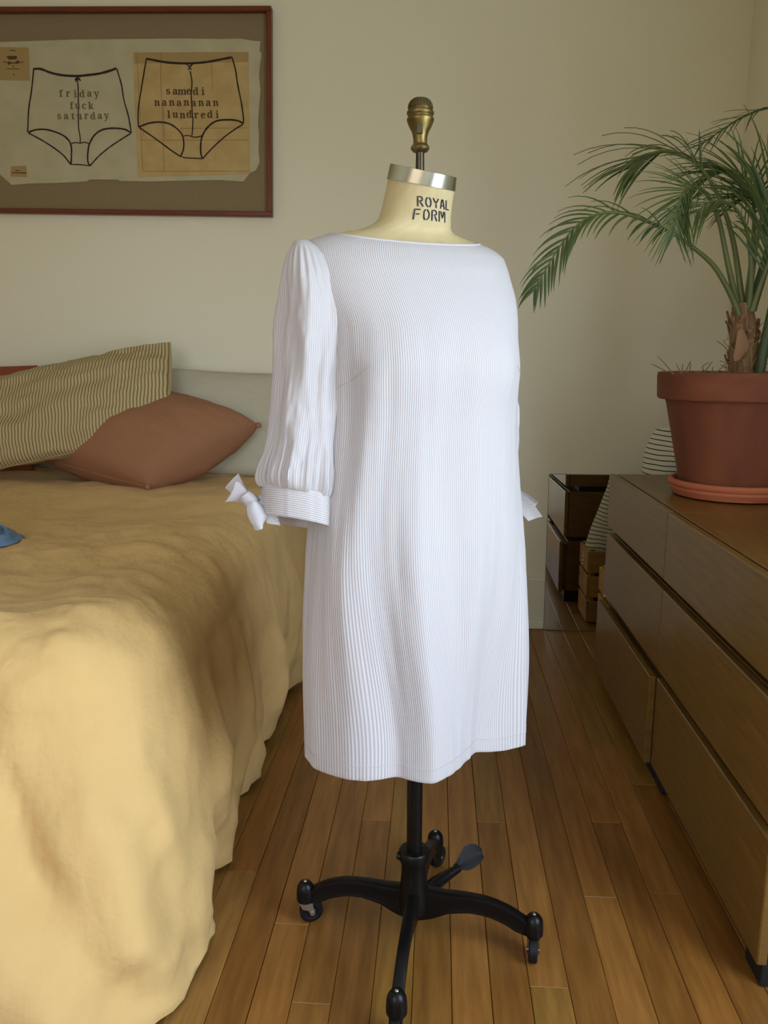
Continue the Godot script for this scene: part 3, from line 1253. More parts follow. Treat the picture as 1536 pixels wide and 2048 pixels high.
func neck_uv(c: Vector2, off: float) -> Vector3:
	# c.x is a length along the neck, from the point that faces the camera
	return neck_point(-PHI + 0.03 + c.x / 0.054, c.y, off)


# ------------------------------------------------------------------ dress
# the hem seen from above: angle (0 = photo's right, 90 = towards the camera) and radius, about AX + (0, 0, -0.06)
const HEM := [[-15.0, 0.222], [4.7, 0.218], [10.5, 0.192], [20.0, 0.162], [33.0, 0.144], [48.0, 0.142], [65.0, 0.157], [77.0, 0.170], [89.0, 0.173], [101.0, 0.170], [113.0, 0.192], [122.7, 0.205], [145.0, 0.229], [162.0, 0.2236], [180.0, 0.205], [210.0, 0.19], [240.0, 0.18], [270.0, 0.18], [300.0, 0.195], [330.0, 0.218], [345.0, 0.222], [364.7, 0.218]]
const HEM_Y := 0.412


func dress_top(th: float) -> float:
	var s := sin(th)
	return lerpf(1.339, 1.3565, s * s) if cos(th) > 0.0 else lerpf(1.350, 1.3565, s * s)


func dress_point(th_: float, y: float, off := 0.0) -> Vector3:
	var th := wrapf(th_, -PI, PI)
	var p := body_point(th, maxf(y, 0.41), off + 0.001)
	var loc := Basis(Vector3.UP, -PHI) * (p - AX)
	# bust, and cloth that hangs straight from it
	var front := maxf(cos(th), 0.0)
	var bust := exp(-pow((y - 1.145) / 0.06, 2.0)) * (exp(-pow((th - 0.55) / 0.4, 2.0)) + exp(-pow((th + 0.55) / 0.4, 2.0)))
	var push := bust * 0.010
	var w := smoothstep(1.02, 0.45, y)
	w = w * w * 0.75 + w * 0.25
	if w > 0.0:
		var ang := wrapf(rad_to_deg(PI * 0.5 - PHI - th), -15.0, 345.0)
		var r := table(HEM, ang) + off
		var a := deg_to_rad(ang)
		var q := AX + Vector3(cos(a) * r, 0, -0.06 + sin(a) * r)
		q.y = y
		p = p.lerp(q, w)
	# soft vertical folds
	var d := noise.get_noise_3d(cos(th) * 1.7 + 4.0, sin(th) * 1.7, y * 1.0) * 0.010 * smoothstep(1.25, 0.8, y)
	d += noise.get_noise_3d(cos(th) * 5.0, sin(th) * 5.0, y * 1.6 + 30.0) * 0.003 * smoothstep(1.3, 1.1, y)
	# drag lines that run from the dart down to the hip
	d -= 0.007 * exp(-pow((th + 1.02 + (1.1 - y) * 0.35) / 0.14, 2.0)) * smoothstep(0.72, 0.98, y) * smoothstep(1.18, 1.1, y)
	d += 0.005 * exp(-pow((th + 0.72 + (1.1 - y) * 0.3) / 0.14, 2.0)) * smoothstep(0.62, 0.95, y) * smoothstep(1.16, 1.1, y)
	# two long ridges left of the middle, a hollow between them
	d += 0.0095 * (exp(-pow((th + 0.26) / 0.17, 2.0)) - exp(-pow((th + 0.60) / 0.18, 2.0)) + exp(-pow((th + 1.0) / 0.2, 2.0)) - 0.6 * exp(-pow((th + 1.35) / 0.16, 2.0))) * smoothstep(1.12, 0.78, y)
	var out := Vector3(p.x - AX.x, 0, p.z - AX.z).normalized()
	p += out * (d + push)
	return p


func hem_y(th: float) -> float:
	var ang := wrapf(rad_to_deg(PI * 0.5 - PHI - th), 0.0, 360.0)
	return HEM_Y + 0.010 * exp(-pow((ang - 36.0) / 14.0, 2.0)) + 0.002 * sin(th * 5.0)


func build_dress() -> void:
	var o := thing("dress", "white pinstriped sheath dress with puffed tie-cuff sleeves on the dress form", "dress", AX + Vector3(0, HEM_Y, 0))
	var n := 176
	var m := 150
	var rows: Array = []
	var uvs: Array = []
	var run: Array = []
	# stripe widths are measured at the hips so that stripes stay vertical
	var acc := 0.0
	for j in n + 1:
		if j > 0:
			acc += dress_point(PI + TAU * j / n, 0.95).distance_to(dress_point(PI + TAU * (j - 1) / n, 0.95))
		run.append(acc)
	var inner: Array = []
	for i in m + 1:
		var row: Array = []
		var inn: Array = []
		var ur: Array = []
		for j in n + 1:
			var th := PI + TAU * j / n
			var y := lerpf(dress_top(th), hem_y(th), i / float(m))
			row.append(dress_point(th, y))
			inn.append(dress_point(th, y, -0.0022))
			ur.append(Vector2(run[j], y))
		rows.append(row)
		inner.append(inn)
		uvs.append(ur)
	var mb := MB.new()
	mb.grid(rows, uvs)
	mb.grid(inner, uvs, true)
	mb.grid([inner[0], rows[0]], [uvs[0], uvs[0]])
	mb.grid([rows[m], inner[m]], [uvs[m], uvs[m]])
	part("bodice_and_skirt", mb, M.dress, o, 100.0)
	# neckline facing, hem fold, side seam and bust dart as raised stitched lines
	mb = MB.new()
	var line: Array = []
	for j in n + 1:
		var th := PI + TAU * j / n
		line.append(dress_point(th, dress_top(th), 0.0))
	tube(mb, line, 0.0019, 6)
	part("neckline_edge", mb, M.dress_plain, o)
	mb = MB.new()
	line = []
	for j in n + 1:
		var th := PI + TAU * j / n
		line.append(dress_point(th, hem_y(th) + 0.026, 0.0004))
	tube(mb, line, 0.0006, 5)
	part("hem_stitch", mb, M.thread, o)
	for side in [-1.0, 1.0]:
		mb = MB.new()
		line = []
		for i in 60:
			line.append(dress_point(side * (1.62 - 0.0), lerpf(1.16, HEM_Y + 0.004, i / 59.0), 0.0003))
		tube(mb, line, 0.0008, 5)
		part("side_seam", mb, M.thread, o)
		mb = MB.new()
		line = []
		for i in 16:
			var w := i / 15.0
			line.append(dress_point(side * lerpf(1.25, 0.72, w), lerpf(1.105, 1.142, w), 0.0001))
		tube(mb, line, 0.0008, 5)
		part("bust_dart", mb, M.thread, o)
	# near sleeve
	sleeve(o, [[1.3405, -0.219, 0.006, -1.300, 0.010], [1.338, -0.221, 0.013, -1.298, 0.022], [1.330, -0.2175, 0.021, -1.296, 0.032], [1.316, -0.2145, 0.0305, -1.294, 0.041], [1.29, -0.2115, 0.0405, -1.292, 0.049], [1.246, -0.209, 0.0480, -1.291, 0.053], [1.215, -0.210, 0.0515, -1.29, 0.055], [1.152, -0.214, 0.053, -1.288, 0.056], [1.087, -0.218, 0.0545, -1.286, 0.057], [1.02, -0.225, 0.056, -1.284, 0.059], [0.972, -0.231, 0.060, -1.282, 0.062], [0.945, -0.234, 0.061, -1.282, 0.062], [0.928, -0.235, 0.0585, -1.282, 0.059]],
		[-0.2345, 0.0575, -1.282, 0.054, 0.928, 0.050], 0.0)
	# far sleeve
	sleeve(o, [[1.322, 0.096, 0.006, -1.470, 0.010], [1.320, 0.095, 0.012, -1.472, 0.022], [1.315, 0.094, 0.021, -1.474, 0.032], [1.306, 0.094, 0.029, -1.477, 0.041], [1.28, 0.086, 0.039, -1.48, 0.049], [1.236, 0.084, 0.0455, -1.484, 0.053], [1.19, 0.084, 0.0505, -1.486, 0.055], [1.12, 0.090, 0.052, -1.488, 0.056], [1.054, 0.094, 0.054, -1.488, 0.057], [1.00, 0.094, 0.055, -1.488, 0.059], [0.955, 0.090, 0.058, -1.488, 0.062], [0.935, 0.086, 0.0585, -1.488, 0.062], [0.918, 0.083, 0.0565, -1.488, 0.059]],
		[0.083, 0.0555, -1.488, 0.054, 0.918, 0.050], 3.0)
	near_bow(o)
	far_bow(o)


func sleeve_tilt(p: Vector3, c: Array, k: float) -> Vector3:
	# the cuff is worn askew: its near side sits higher
	p.y += k * (0.36 * (p.z - c[2]) - 0.14 * (p.x - c[0]))
	return p


func sleeve(o: Node3D, tab: Array, cuff: Array, seed_: float) -> void:
	var rows_t: Array = tab.duplicate()
	rows_t.reverse()
	var n := 160
	var m := 96
	var top: float = tab[0][0]
	var low: float = tab[tab.size() - 1][0]
	var rows: Array = []
	var inner: Array = []
	var uvs: Array = []
	for i in m + 1:
		var y := lerpf(top, low, pow(i / float(m), 1.0))
		if i < 14:
			y = top - (top - lerpf(top, low, 14.0 / m)) * pow(i / 14.0, 1.6)
		var row: Array = []
		var inn: Array = []
		var ur: Array = []
		var down := clampf((top - y) / (top - low), 0.0, 1.0)
		for j in n + 1:
			var a := TAU * j / n
			var body := smoothstep(0.02, 0.25, down)
			# pleats at the crown, long folds below, fine gathers above the cuff
			var f := sin(a * 5.0 + seed_ + noise.get_noise_2d(a, down * 2.0 + seed_) * 1.5) * 0.07 * body
			f += sin(a * 9.0 + 1.0 + seed_ * 2.0 + down * 1.5) * 0.028 * body
			f += noise.get_noise_3d(cos(a) * 1.6, sin(a) * 1.6, down * 3.0 + seed_ + 5.0) * 0.10 * body
			var g := smoothstep(0.70, 0.98, down)
			f += (sin(a * 24.0 + noise.get_noise_1d(a * 3.0 + seed_) * 4.0) * 0.035 + sin(a * 13.0 + seed_ + noise.get_noise_1d(a * 2.0) * 3.0) * 0.055) * g * (1.0 - 0.4 * smoothstep(0.97, 1.0, down))
			f += sin(a * 20.0 + seed_) * 0.035 * smoothstep(0.02, 0.06, down) * smoothstep(0.28, 0.08, down)
			f -= 0.05 * smoothstep(0.985, 1.0, down)
			var c := Vector3(table(rows_t, y, 1), y, table(rows_t, y, 3))
			var rx := table(rows_t, y, 2)
			var rz := table(rows_t, y, 4)
			var p := c + Vector3(cos(a) * rx * (1.0 + f), 0, sin(a) * rz * (1.0 + f))
			var q := c + Vector3(cos(a) * (rx * (1.0 + f) - 0.0015), 0, sin(a) * (rz * (1.0 + f) - 0.0015))
			var k := smoothstep(0.62, 1.0, down)
			row.append(sleeve_tilt(p, cuff, k))
			inn.append(sleeve_tilt(q, cuff, k))
			ur.append(Vector2(a * 0.056, y))
		rows.append(row)
		inner.append(inn)
		uvs.append(ur)
	var mb := MB.new()
	mb.grid(rows, uvs)
	mb.grid(inner, uvs, true)
	mb.fan(rows[0], rows[0][0].lerp(rows[0][n / 2], 0.5) + Vector3(0, 0.002, 0), true)
	mb.grid([rows[m], inner[m]], [uvs[m], uvs[m]])
	var s := part("sleeve", mb, M.dress, o, 100.0)
	# cuff band with a fold of its own
	rows = []
	uvs = []
	for q in [[0.004, 0.0], [0.0045, 0.0016], [0.0, 0.0026], [-0.020, 0.003], [-0.044, 0.0026], [-0.0472, 0.0016], [-0.0472, -0.0002], [-0.044, -0.0012], [-0.020, -0.0012], [0.004, -0.001], [0.004, 0.0]]:
		var row: Array = []
		var ur: Array = []
		for j in n + 1:
			var a := TAU * j / n
			var f := 0.03 * noise.get_noise_2d(cos(a) * 1.8 + seed_, sin(a) * 1.8) + 0.02 * sin(a * 3.0 + 0.6)
			var e: float = q[1]
			var p := Vector3(cuff[0] + cos(a) * (cuff[1] * (1.0 + f) + e), cuff[4] + q[0], cuff[2] + sin(a) * (cuff[3] * (1.0 + f) + e))
			row.append(sleeve_tilt(p, cuff, 1.0))
			ur.append(Vector2(q[0], a * 0.056))
		rows.append(row)
		uvs.append(ur)
	mb = MB.new()
	mb.grid(rows, uvs)
	part("cuff", mb, M.dress, s, 60.0)


func strip(mb: MB, sides: Array, z: float, depth := 0.0, bulge := 0.003) -> void:
	# sides: pairs of opposite edge points in the photograph, from the knot outwards
	var pts: Array = []
	var hw: Array = []
	var n := sides.size()
	for i in n:
		var zz := z + depth * i / maxf(n - 1, 1)
		var a := at(sides[i][0], sides[i][1], zz + 0.004)
		var b := at(sides[i][2], sides[i][3], zz - 0.004)
		pts.append((a + b) * 0.5)
		hw.append((b - a) * 0.5)
	var fp := curve(pts, 5)
	var fh := curve(hw, 5)
	ribbon(mb, fp, fh, 0.0016, 6, bulge)


func near_bow(o: Node3D) -> void:
	var z := -1.262
	var mb := MB.new()
	strip(mb, [[503, 992, 498, 1010], [478, 965, 470, 1003], [470, 966, 450, 1004]], z, 0.02)
	strip(mb, [[500, 987, 490, 1006], [487, 968, 470, 992], [477, 947, 450, 976]], z - 0.012, -0.01)
	var b := part("bow", mb, M.dress, o, 70.0)
	mb = MB.new()
	strip(mb, [[497, 1003, 514, 1003], [493, 1020, 527, 1014], [500, 1042, 536, 1030], [513, 1061, 524, 1050]], z + 0.016, 0.0, 0.008)
	strip(mb, [[497, 1005, 512, 1006], [492, 1024, 518, 1024], [505, 1046, 516, 1044], [513, 1060, 517, 1056]], z + 0.004, 0.0, -0.006)
	part("loop", mb, M.dress_plain, b, 70.0)
	mb = MB.new()
	strip(mb, [[512, 1008, 526, 996], [530, 1040, 548, 1018], [535, 1047, 561, 1051]], z + 0.006, 0.0)
	part("tail", mb, M.dress, b, 70.0)
	mb = MB.new()
	strip(mb, [[502, 1004, 503, 994], [520, 1002, 518, 990], [536, 1008, 532, 986]], z - 0.006, 0.004)
	part("tie", mb, M.dress, b, 70.0)
	mb = MB.new()
	var c := at(500, 1000, z + 0.006)
	var axis := (at(512, 1014, z) - at(486, 984, z)).normalized()
	var turn := Basis(Quaternion(Vector3.UP, axis))
	lathe(mb, c, [[0.0, -0.014], [0.008, -0.0135], [0.0105, -0.0115], [0.0098, -0.009], [0.0118, -0.006], [0.0112, -0.003], [0.0125, 0.0], [0.0116, 0.003], [0.0122, 0.006], [0.0102, 0.009], [0.0105, 0.0115], [0.008, 0.0135], [0.0, 0.014]], 20, turn)
	part("knot", mb, M.dress_plain, b, 50.0)


func far_bow(o: Node3D) -> void:
	var z := -1.462
	var mb := MB.new()
	strip(mb, [[1016, 980, 1014, 998], [1040, 981, 1030, 1008], [1077, 1004, 1070, 1014]], z - 0.006, 0.0)
	strip(mb, [[1018, 986, 1014, 1000], [1050, 992, 1034, 1012], [1068, 1010, 1046, 1030], [1085, 1033, 1057, 1042]], z + 0.006, 0.004)
	part("bow", mb, M.dress, o, 70.0)


# ------------------------------------------------------------------ framed drawing
func flat(mb: MB, poly: Array, z: float, thick: float) -> void:
	# a flat shape on the wall, from an outline in the photograph
	var p2 := PackedVector2Array()
	for q in poly:
		var w := at(q[0], q[1], z)
		p2.append(Vector2(w.x, w.y))
	var idx := Geometry2D.triangulate_polygon(p2)
	var base := mb.v.size()
	for s in [0.0, -thick]:
		for q in p2:
			mb.vert(Vector3(q.x, q.y, z + s), q)
	var n := p2.size()
	for i in range(0, idx.size(), 3):
		mb.tri(base + idx[i], base + idx[i + 1], base + idx[i + 2])
		mb.tri(base + n + idx[i], base + n + idx[i + 2], base + n + idx[i + 1])
	var area := 0.0
	for i in n:
		area += p2[i].cross(p2[(i + 1) % n])
	var tri_area := 0.0
	if idx.size() >= 3:
		tri_area = (p2[idx[1]] - p2[idx[0]]).cross(p2[idx[2]] - p2[idx[0]])
	for i in n:
		var j := (i + 1) % n
		if area * tri_area > 0.0:
			mb.quad(base + i, base + n + i, base + n + j, base + j)
		else:
			mb.quad(base + j, base + n + j, base + n + i, base + i)


func strokes(mb: MB, lines: Array, ox: float, z: float) -> void:
	# ink lines; points in an enlarged copy of the photograph (5.486 times, from ox, 80)
	for l in lines:
		var w: float = l[0] * 0.00046
		var pts: Array = []
		for k in range(1, l.size(), 2):
			pts.append(at(ox + l[k] / 5.486, 80.0 + l[k + 1] / 5.486, z))
		var fine := curve(pts, 5)
		var hw: Array = []
		for i in fine.size():
			var d: Vector3 = fine[mini(i + 1, fine.size() - 1)] - fine[maxi(i - 1, 0)]
			var side := d.cross(Vector3.BACK).normalized()
			hw.append(side * w * 0.5 * (1.0 + 0.25 * noise.get_noise_2d(fine[i].x * 60.0, fine[i].y * 60.0)))
		ribbon(mb, fine, hw, 0.0006, 2)


func letters(parent: Node3D, word: String, x0: float, x1: float, base_y: float, ox: float, z: float, size: float, m: Material) -> void:
	var font := SystemFont.new()
	font.font_names = PackedStringArray(["Droid Serif"])
	font.font_weight = 700
	var mb := MB.new()
	var n := word.length()
	for i in n:
		var tm := TextMesh.new()
		tm.text = word[i]
		tm.font = font
		tm.font_size = 24
		tm.pixel_size = size / 24.0
		tm.depth = 0.0006
		tm.horizontal_alignment = HORIZONTAL_ALIGNMENT_CENTER
		tm.vertical_alignment = VERTICAL_ALIGNMENT_BOTTOM
		var pos := at(ox + lerpf(x0, x1, i / float(n - 1)) / 5.486, 80.0 + base_y / 5.486, z)
		pos.y += rng.randf_range(-0.0012, 0.0012)
		var arr := tm.get_mesh_arrays()
		var vs: PackedVector3Array = arr[Mesh.ARRAY_VERTEX]
		var ix: PackedInt32Array = arr[Mesh.ARRAY_INDEX]
		var low := 1e9
		for v in vs:
			low = minf(low, v.y)
		var drop := 0.0 if not word[i] in "y" else size * 0.22
		var bottom := mb.v.size()
		for v in vs:
			mb.vert(pos + Vector3(v.x, v.y - low - drop, v.z))
		for k in range(0, ix.size(), 3):
			mb.tri(bottom + ix[k], bottom + ix[k + 1], bottom + ix[k + 2])
	part("lettering", mb, m, parent, 0.0)


func build_artwork() -> void:
	var z := WALL_Z + 0.022
	var tr := at(543.5, 14, z)
	var br := at(544.5, 434, z)
	var up := (tr - br).normalized()
	var left := Vector3(-up.y, up.x, 0)
	var high := tr.distance_to(br)
	var long := 1.72
	var turn := Basis(-left, up, Vector3.BACK)
	var mid := br + left * long * 0.5 + up * high * 0.5
	var o := thing("framed_artwork", "dark red wood frame with two ink drawings on torn paper above the bed", "picture", Vector3(mid.x, br.y, WALL_Z))
	var fw := 0.0185
	var mb := MB.new()
	for q in [[Vector3(0, high / 2 - fw / 2, 0), Vector3(long, fw, 0.034), 0], [Vector3(0, -high / 2 + fw / 2, 0), Vector3(long, fw, 0.034), 0], [Vector3(long / 2 - fw / 2, 0, 0), Vector3(fw, high - 2 * fw, 0.034), 1], [Vector3(-long / 2 + fw / 2, 0, 0), Vector3(fw, high - 2 * fw, 0.034), 1]]:
		mb = MB.new()
		var c: Vector3 = mid + turn * q[0]
		c.z = WALL_Z + 0.002 + 0.017
		cbox(mb, Transform3D(turn, c), q[1], 0.0025, q[2], Vector2(q[0].x, q[0].y))
		part("frame_rail", mb, M.frame, o, 0.0)
	mb = MB.new()
	var c := mid
	c.z = WALL_Z + 0.006
	cbox(mb, Transform3D(turn, c), Vector3(long - fw, high - fw, 0.008), 0.0005)
	part("mat_board", mb, M.mat_board, o, 0.0)
	var zp := WALL_Z + 0.0125
	mb = MB.new()
	flat(mb, [[-330, 98], [-160, 92], [0, 84], [60, 82], [150, 79], [260, 78], [360, 77], [440, 78], [480, 77], [503, 81], [521, 83], [519, 100], [523, 108], [520, 130], [518, 150], [521, 180], [518, 215], [516, 245], [518, 270], [517, 300], [519, 325], [512, 340], [500, 346], [487, 363], [440, 360], [380, 361], [300, 363], [240, 362], [235, 359], [180, 359], [172, 363], [110, 366], [60, 367], [24, 370], [0, 349], [-60, 352], [-330, 356]], zp, 0.0012)
	var paper := part("torn_paper", mb, M.paper, o, 0.0)
	mb = MB.new()
	flat(mb, [[266, 105], [497, 104], [498, 220], [500, 347], [430, 350], [350, 352], [276, 354], [270, 230]], zp + 0.0009, 0.0008)
	part("tan_paper", mb, M.kraft, paper, 0.0)
	mb = MB.new()
	flat(mb, [[268, 105], [497, 104], [497, 124], [269, 127]], zp + 0.0013, 0.0006)
	part("tape", mb, M.kraft_dark, paper, 0.0)
	mb = MB.new()
	flat(mb, [[-12, 94], [57, 95], [60, 161], [-10, 160]], zp + 0.0009, 0.0006)
	part("paper_scrap", mb, M.kraft_dark, paper, 0.0)
	mb = MB.new()
	flat(mb, [[22, 333], [52, 331], [54, 354], [21, 353]], zp + 0.0009, 0.0008)
	part("paper_scrap", mb, M.kraft_dark, paper, 0.0)
	# faint lines of the sewing pattern on the tan paper
	mb = MB.new()
	var zi := zp + 0.0017
	strokes(mb, [[4, 335, 140, 340, 560], [4, 345, 560, 375, 1440], [4, 365, 700, 380, 1070], [4, 120, 1100, 1300, 1095], [4, 560, 968, 1300, 965], [3, 545, 980, 590, 950], [3, 545, 975, 590, 995], [4, 140, 1440, 1310, 1438], [4, 75, 150, 140, 1440], [3, 145, 880, 150, 1060], [3, 890, 230, 905, 540]], 260.0, zi)
	part("pattern_line", mb, M.pencil, paper, 0.0).set_meta("kind", "stuff")
	mb = MB.new()
	var zt := zp + 0.0013
	strokes(mb, [[20, 78, 188, 185, 190], [12, 95, 208, 180, 203], [6, 30, 240, 80, 246], [6, 215, 244, 260, 241], [24, 86, 258, 112, 247], [22, 172, 252, 210, 236], [10, 112, 250, 170, 252], [6, 75, 315, 210, 318], [8, 140, 275, 150, 300], [7, 105, 112, 170, 118], [8, 145, 375, 160, 380], [8, 130, 1455, 290, 1460], [8, 170, 1430, 215, 1435]], 0.0, zt)
	part("print", mb, M.stamp_dark, paper, 0.0).set_meta("kind", "stuff")
	mb = MB.new()
	strokes(mb, [
		[19, 365, 320, 420, 315, 470, 325, 530, 350, 620, 375, 720, 390, 850, 395, 960, 385, 1080, 370, 1180, 345, 1240, 325, 1275, 310],
		[12, 370, 315, 345, 560, 315, 760, 303, 1010], [11, 1280, 315, 1330, 480, 1360, 660, 1410, 840, 1440, 1020],
		[14, 310, 1015, 380, 988, 480, 980, 580, 1000, 680, 1040, 740, 1085, 775, 1140, 785, 1220, 778, 1370],
		[12, 310, 1020, 460, 1100, 600, 1190, 700, 1270, 775, 1365], [9, 780, 1365, 880, 1368, 990, 1380],
		[9, 785, 1135, 830, 1125, 880, 1132, 930, 1122, 975, 1140],
		[14, 1435, 1020, 1380, 985, 1300, 970, 1200, 970, 1110, 990, 1040, 1040, 1000, 1100, 975, 1160, 962, 1260, 965, 1340, 990, 1380],
		[11, 1435, 1025, 1330, 1090, 1210, 1170, 1110, 1250, 1040, 1320, 990, 1380],
		[10, 850, 430, 858, 560, 860, 800, 862, 960, 878, 1060, 880, 1130], [9, 850, 400, 822, 440, 850, 425, 885, 445, 855, 405], [8, 850, 410, 828, 465]], 0.0, zp + 0.0009)
	part("ink_drawing", mb, M.ink, paper, 0.0)
	mb = MB.new()
	strokes(mb, [
		[17, 180, 205, 260, 220, 400, 245, 540, 255, 690, 255, 850, 240, 1000, 212, 1115, 190],
		[11, 180, 205, 150, 380, 120, 560, 95, 720, 88, 860, 95, 955], [12, 1120, 190, 1160, 340, 1180, 480, 1220, 680, 1245, 860, 1240, 920],
		[13, 95, 955, 200, 915, 310, 900, 420, 915, 500, 960, 560, 1020, 585, 1080, 590, 1160, 580, 1220, 555, 1275],
		[12, 100, 960, 220, 1040, 370, 1150, 480, 1230, 555, 1278], [9, 555, 1275, 610, 1292, 700, 1297, 800, 1300],
		[9, 590, 1052, 640, 1048, 700, 1065, 750, 1062, 790, 1050],
		[14, 1240, 915, 1180, 885, 1080, 875, 960, 885, 880, 930, 820, 1000, 785, 1080, 775, 1180, 780, 1260, 800, 1300],
		[11, 1240, 925, 1150, 980, 1040, 1060, 940, 1150, 860, 1230, 800, 1300],
		[10, 660, 340, 680, 460, 672, 600, 680, 760, 690, 900, 680, 1050], [9, 620, 262, 655, 292, 690, 262, 655, 292, 675, 325], [8, 655, 290, 640, 330]], 260.0, zi + 0.0004)
	part("ink_drawing", mb, M.ink, paper, 0.0)
	letters(paper, "friday", 668, 1060, 625, 0.0, zp + 0.0009, 0.036, M.stamp)
	letters(paper, "fuck", 785, 995, 755, 0.0, zp + 0.0009, 0.036, M.stamp)
	letters(paper, "saturday", 652, 1170, 870, 0.0, zp + 0.0009, 0.036, M.stamp)
	letters(paper, "samedi", 420, 798, 600, 260.0, zi + 0.0006, 0.037, M.stamp_dark)
	letters(paper, "nanananan", 297, 940, 724, 260.0, zi + 0.0006, 0.037, M.stamp_dark)
	letters(paper, "lundredi", 425, 955, 857, 260.0, zi + 0.0006, 0.037, M.stamp_dark)


# ------------------------------------------------------------------ palm in a terracotta pot
const POT := Vector3(0.862, 0.763, -2.33)


func build_palm() -> void:
	var sc := thing("saucer", "orange clay saucer under the palm's pot on the oak chest", "saucer", POT)
	var mb := MB.new()
	lathe(mb, POT, [[0.0, 0.0005], [0.150, 0.0005], [0.162, 0.004], [0.165, 0.012], [0.171, 0.020], [0.172, 0.024], [0.1705, 0.028], [0.1765, 0.034], [0.178, 0.041], [0.175, 0.047], [0.168, 0.049], [0.162, 0.045], [0.157, 0.030], [0.152, 0.014], [0.0, 0.012]], 64)
	part("dish", mb, M.saucer, sc, 50.0)
	var o := thing("potted_palm", "feathery green palm with shaggy trunk in a big terracotta pot", "plant", POT + Vector3(0, 0.013, 0))
	mb = MB.new()
	lathe(mb, POT, [[0.0, 0.013], [0.136, 0.013], [0.143, 0.02], [0.198, 0.272], [0.2005, 0.278], [0.219, 0.280], [0.2235, 0.286], [0.2265, 0.345], [0.225, 0.355], [0.219, 0.357], [0.206, 0.355], [0.203, 0.345], [0.20, 0.322], [0.0, 0.322]], 72)
	part("pot", mb, M.terracotta, o, 40.0)
	mb = MB.new()
	var rows: Array = []
	var uvs: Array = []
	for i in 9:
		var row: Array = []
		var ur: Array = []
		for j in 41:
			var a := TAU * j / 40.0
			var r := 0.203 * i / 8.0
			row.append(POT + Vector3(cos(a) * r, 0.338 + 0.012 * noise.get_noise_2d(cos(a) * r * 40.0, sin(a) * r * 40.0) - 0.004 * i / 8.0, sin(a) * r))
			ur.append(Vector2(r, a))
		rows.append(row)
		uvs.append(ur)
	mb.grid(rows, uvs, true)
	part("soil", mb, M.soil, o, 120.0, false)
	# straw on the soil
	for pass_ in 2:
		mb = MB.new()
		for i in 110:
			var a := rng.randf() * TAU
			var r := sqrt(rng.randf()) * 0.19
			var b := rng.randf() * TAU
			var p := POT + Vector3(cos(a) * r, 0.346, sin(a) * r)
			var l := rng.randf_range(0.02, 0.06)
			var d := Vector3(cos(b), rng.randf_range(-0.05, 0.35), sin(b)) * l
			tube(mb, [p - d * 0.5 + Vector3(0, 0.004, 0), p + Vector3(0, 0.006, 0), p + d * 0.5 + Vector3(0, 0.004, 0)], rng.randf_range(0.0009, 0.0022), 4)
		part("straw", mb, M.straw if pass_ == 0 else M.straw_dark, o, 60.0).set_meta("kind", "stuff")
	for q in [[1347, 745, 1331, 729, 1314, 712], [1340, 744, 1318, 735, 1301, 727], [1364, 743, 1365, 735, 1366, 727], [1378, 742, 1381, 731, 1380, 722], [1371, 741, 1377, 731, 1381, 722], [1362, 742, 1356, 735, 1352, 726], [1408, 743, 1418, 732, 1426, 722], [1413, 743, 1404, 735, 1418, 724], [1432, 744, 1446, 733, 1462, 721], [1426, 744, 1425, 738, 1426, 733]]:
		mb = MB.new()
		var z := -2.25 + rng.randf_range(-0.05, 0.05)
		tube(mb, curve([at(q[0], q[1] + 4, z), at(q[2], q[3], z), at(q[4], q[5], z)], 3), [0.0016, 0.0016, 0.0015, 0.0014, 0.0012, 0.001, 0.0005], 5)
		part("dry_stick", mb, M.straw_dark, o)
	# trunk: a core wrapped in old leaf bases and fibre
	var base := at(1492, 752, -2.33)
	var crown := at(1484, 606, -2.33)
	mb = MB.new()
	var pts: Array = []
	var rr: Array = []
	for i in 13:
		var w := i / 12.0
		pts.append(base.lerp(crown, w) + Vector3(0, -0.02, 0) * (1.0 - w))
		rr.append(lerpf(0.047, 0.027, pow(w, 1.3)) * (1.0 + 0.12 * noise.get_noise_1d(w * 9.0)))
	tube(mb, pts, rr, 20)
	var trunk := part("trunk", mb, M.husk, o, 80.0)
	for i in 26:
		var w := rng.randf_range(0.02, 0.72)
		var a := i * 2.4
		var out := Vector3(cos(a), 0, sin(a))
		var side := Vector3(-out.z, 0, out.x)
		var r0 := lerpf(0.045, 0.027, w)
		var p := base.lerp(crown, w)
		var l := rng.randf_range(0.035, 0.075)
		var flare := rng.randf_range(0.006, 0.03) * (1.0 - 0.6 * w)
		var line := curve([p + out * (r0 * 0.9), p + out * (r0 + 0.006) + Vector3(0, l * 0.5, 0), p + out * (r0 + flare) + Vector3(0, l, 0) + side * rng.randf_range(-0.012, 0.012)], 3)
		var wd := rng.randf_range(0.009, 0.017)
		var hw: Array = []
		for k in line.size():
			hw.append(side * wd * lerpf(1.0, rng.randf_range(0.35, 0.6), k / float(line.size() - 1)))
		mb = MB.new()
		ribbon(mb, line, hw, 0.003, 3, -0.004)
		part("leaf_base", mb, M.husk, trunk, 60.0)
	mb = MB.new()
	var zf := -2.27
	strip(mb, [[1476, 661, 1488, 658], [1471, 690, 1497, 684], [1467, 712, 1496, 702], [1468, 722, 1482, 718]], zf, 0.0, 0.004)
	part("leaf_base", mb, M.husk_pale, trunk, 60.0)
	mb = MB.new()
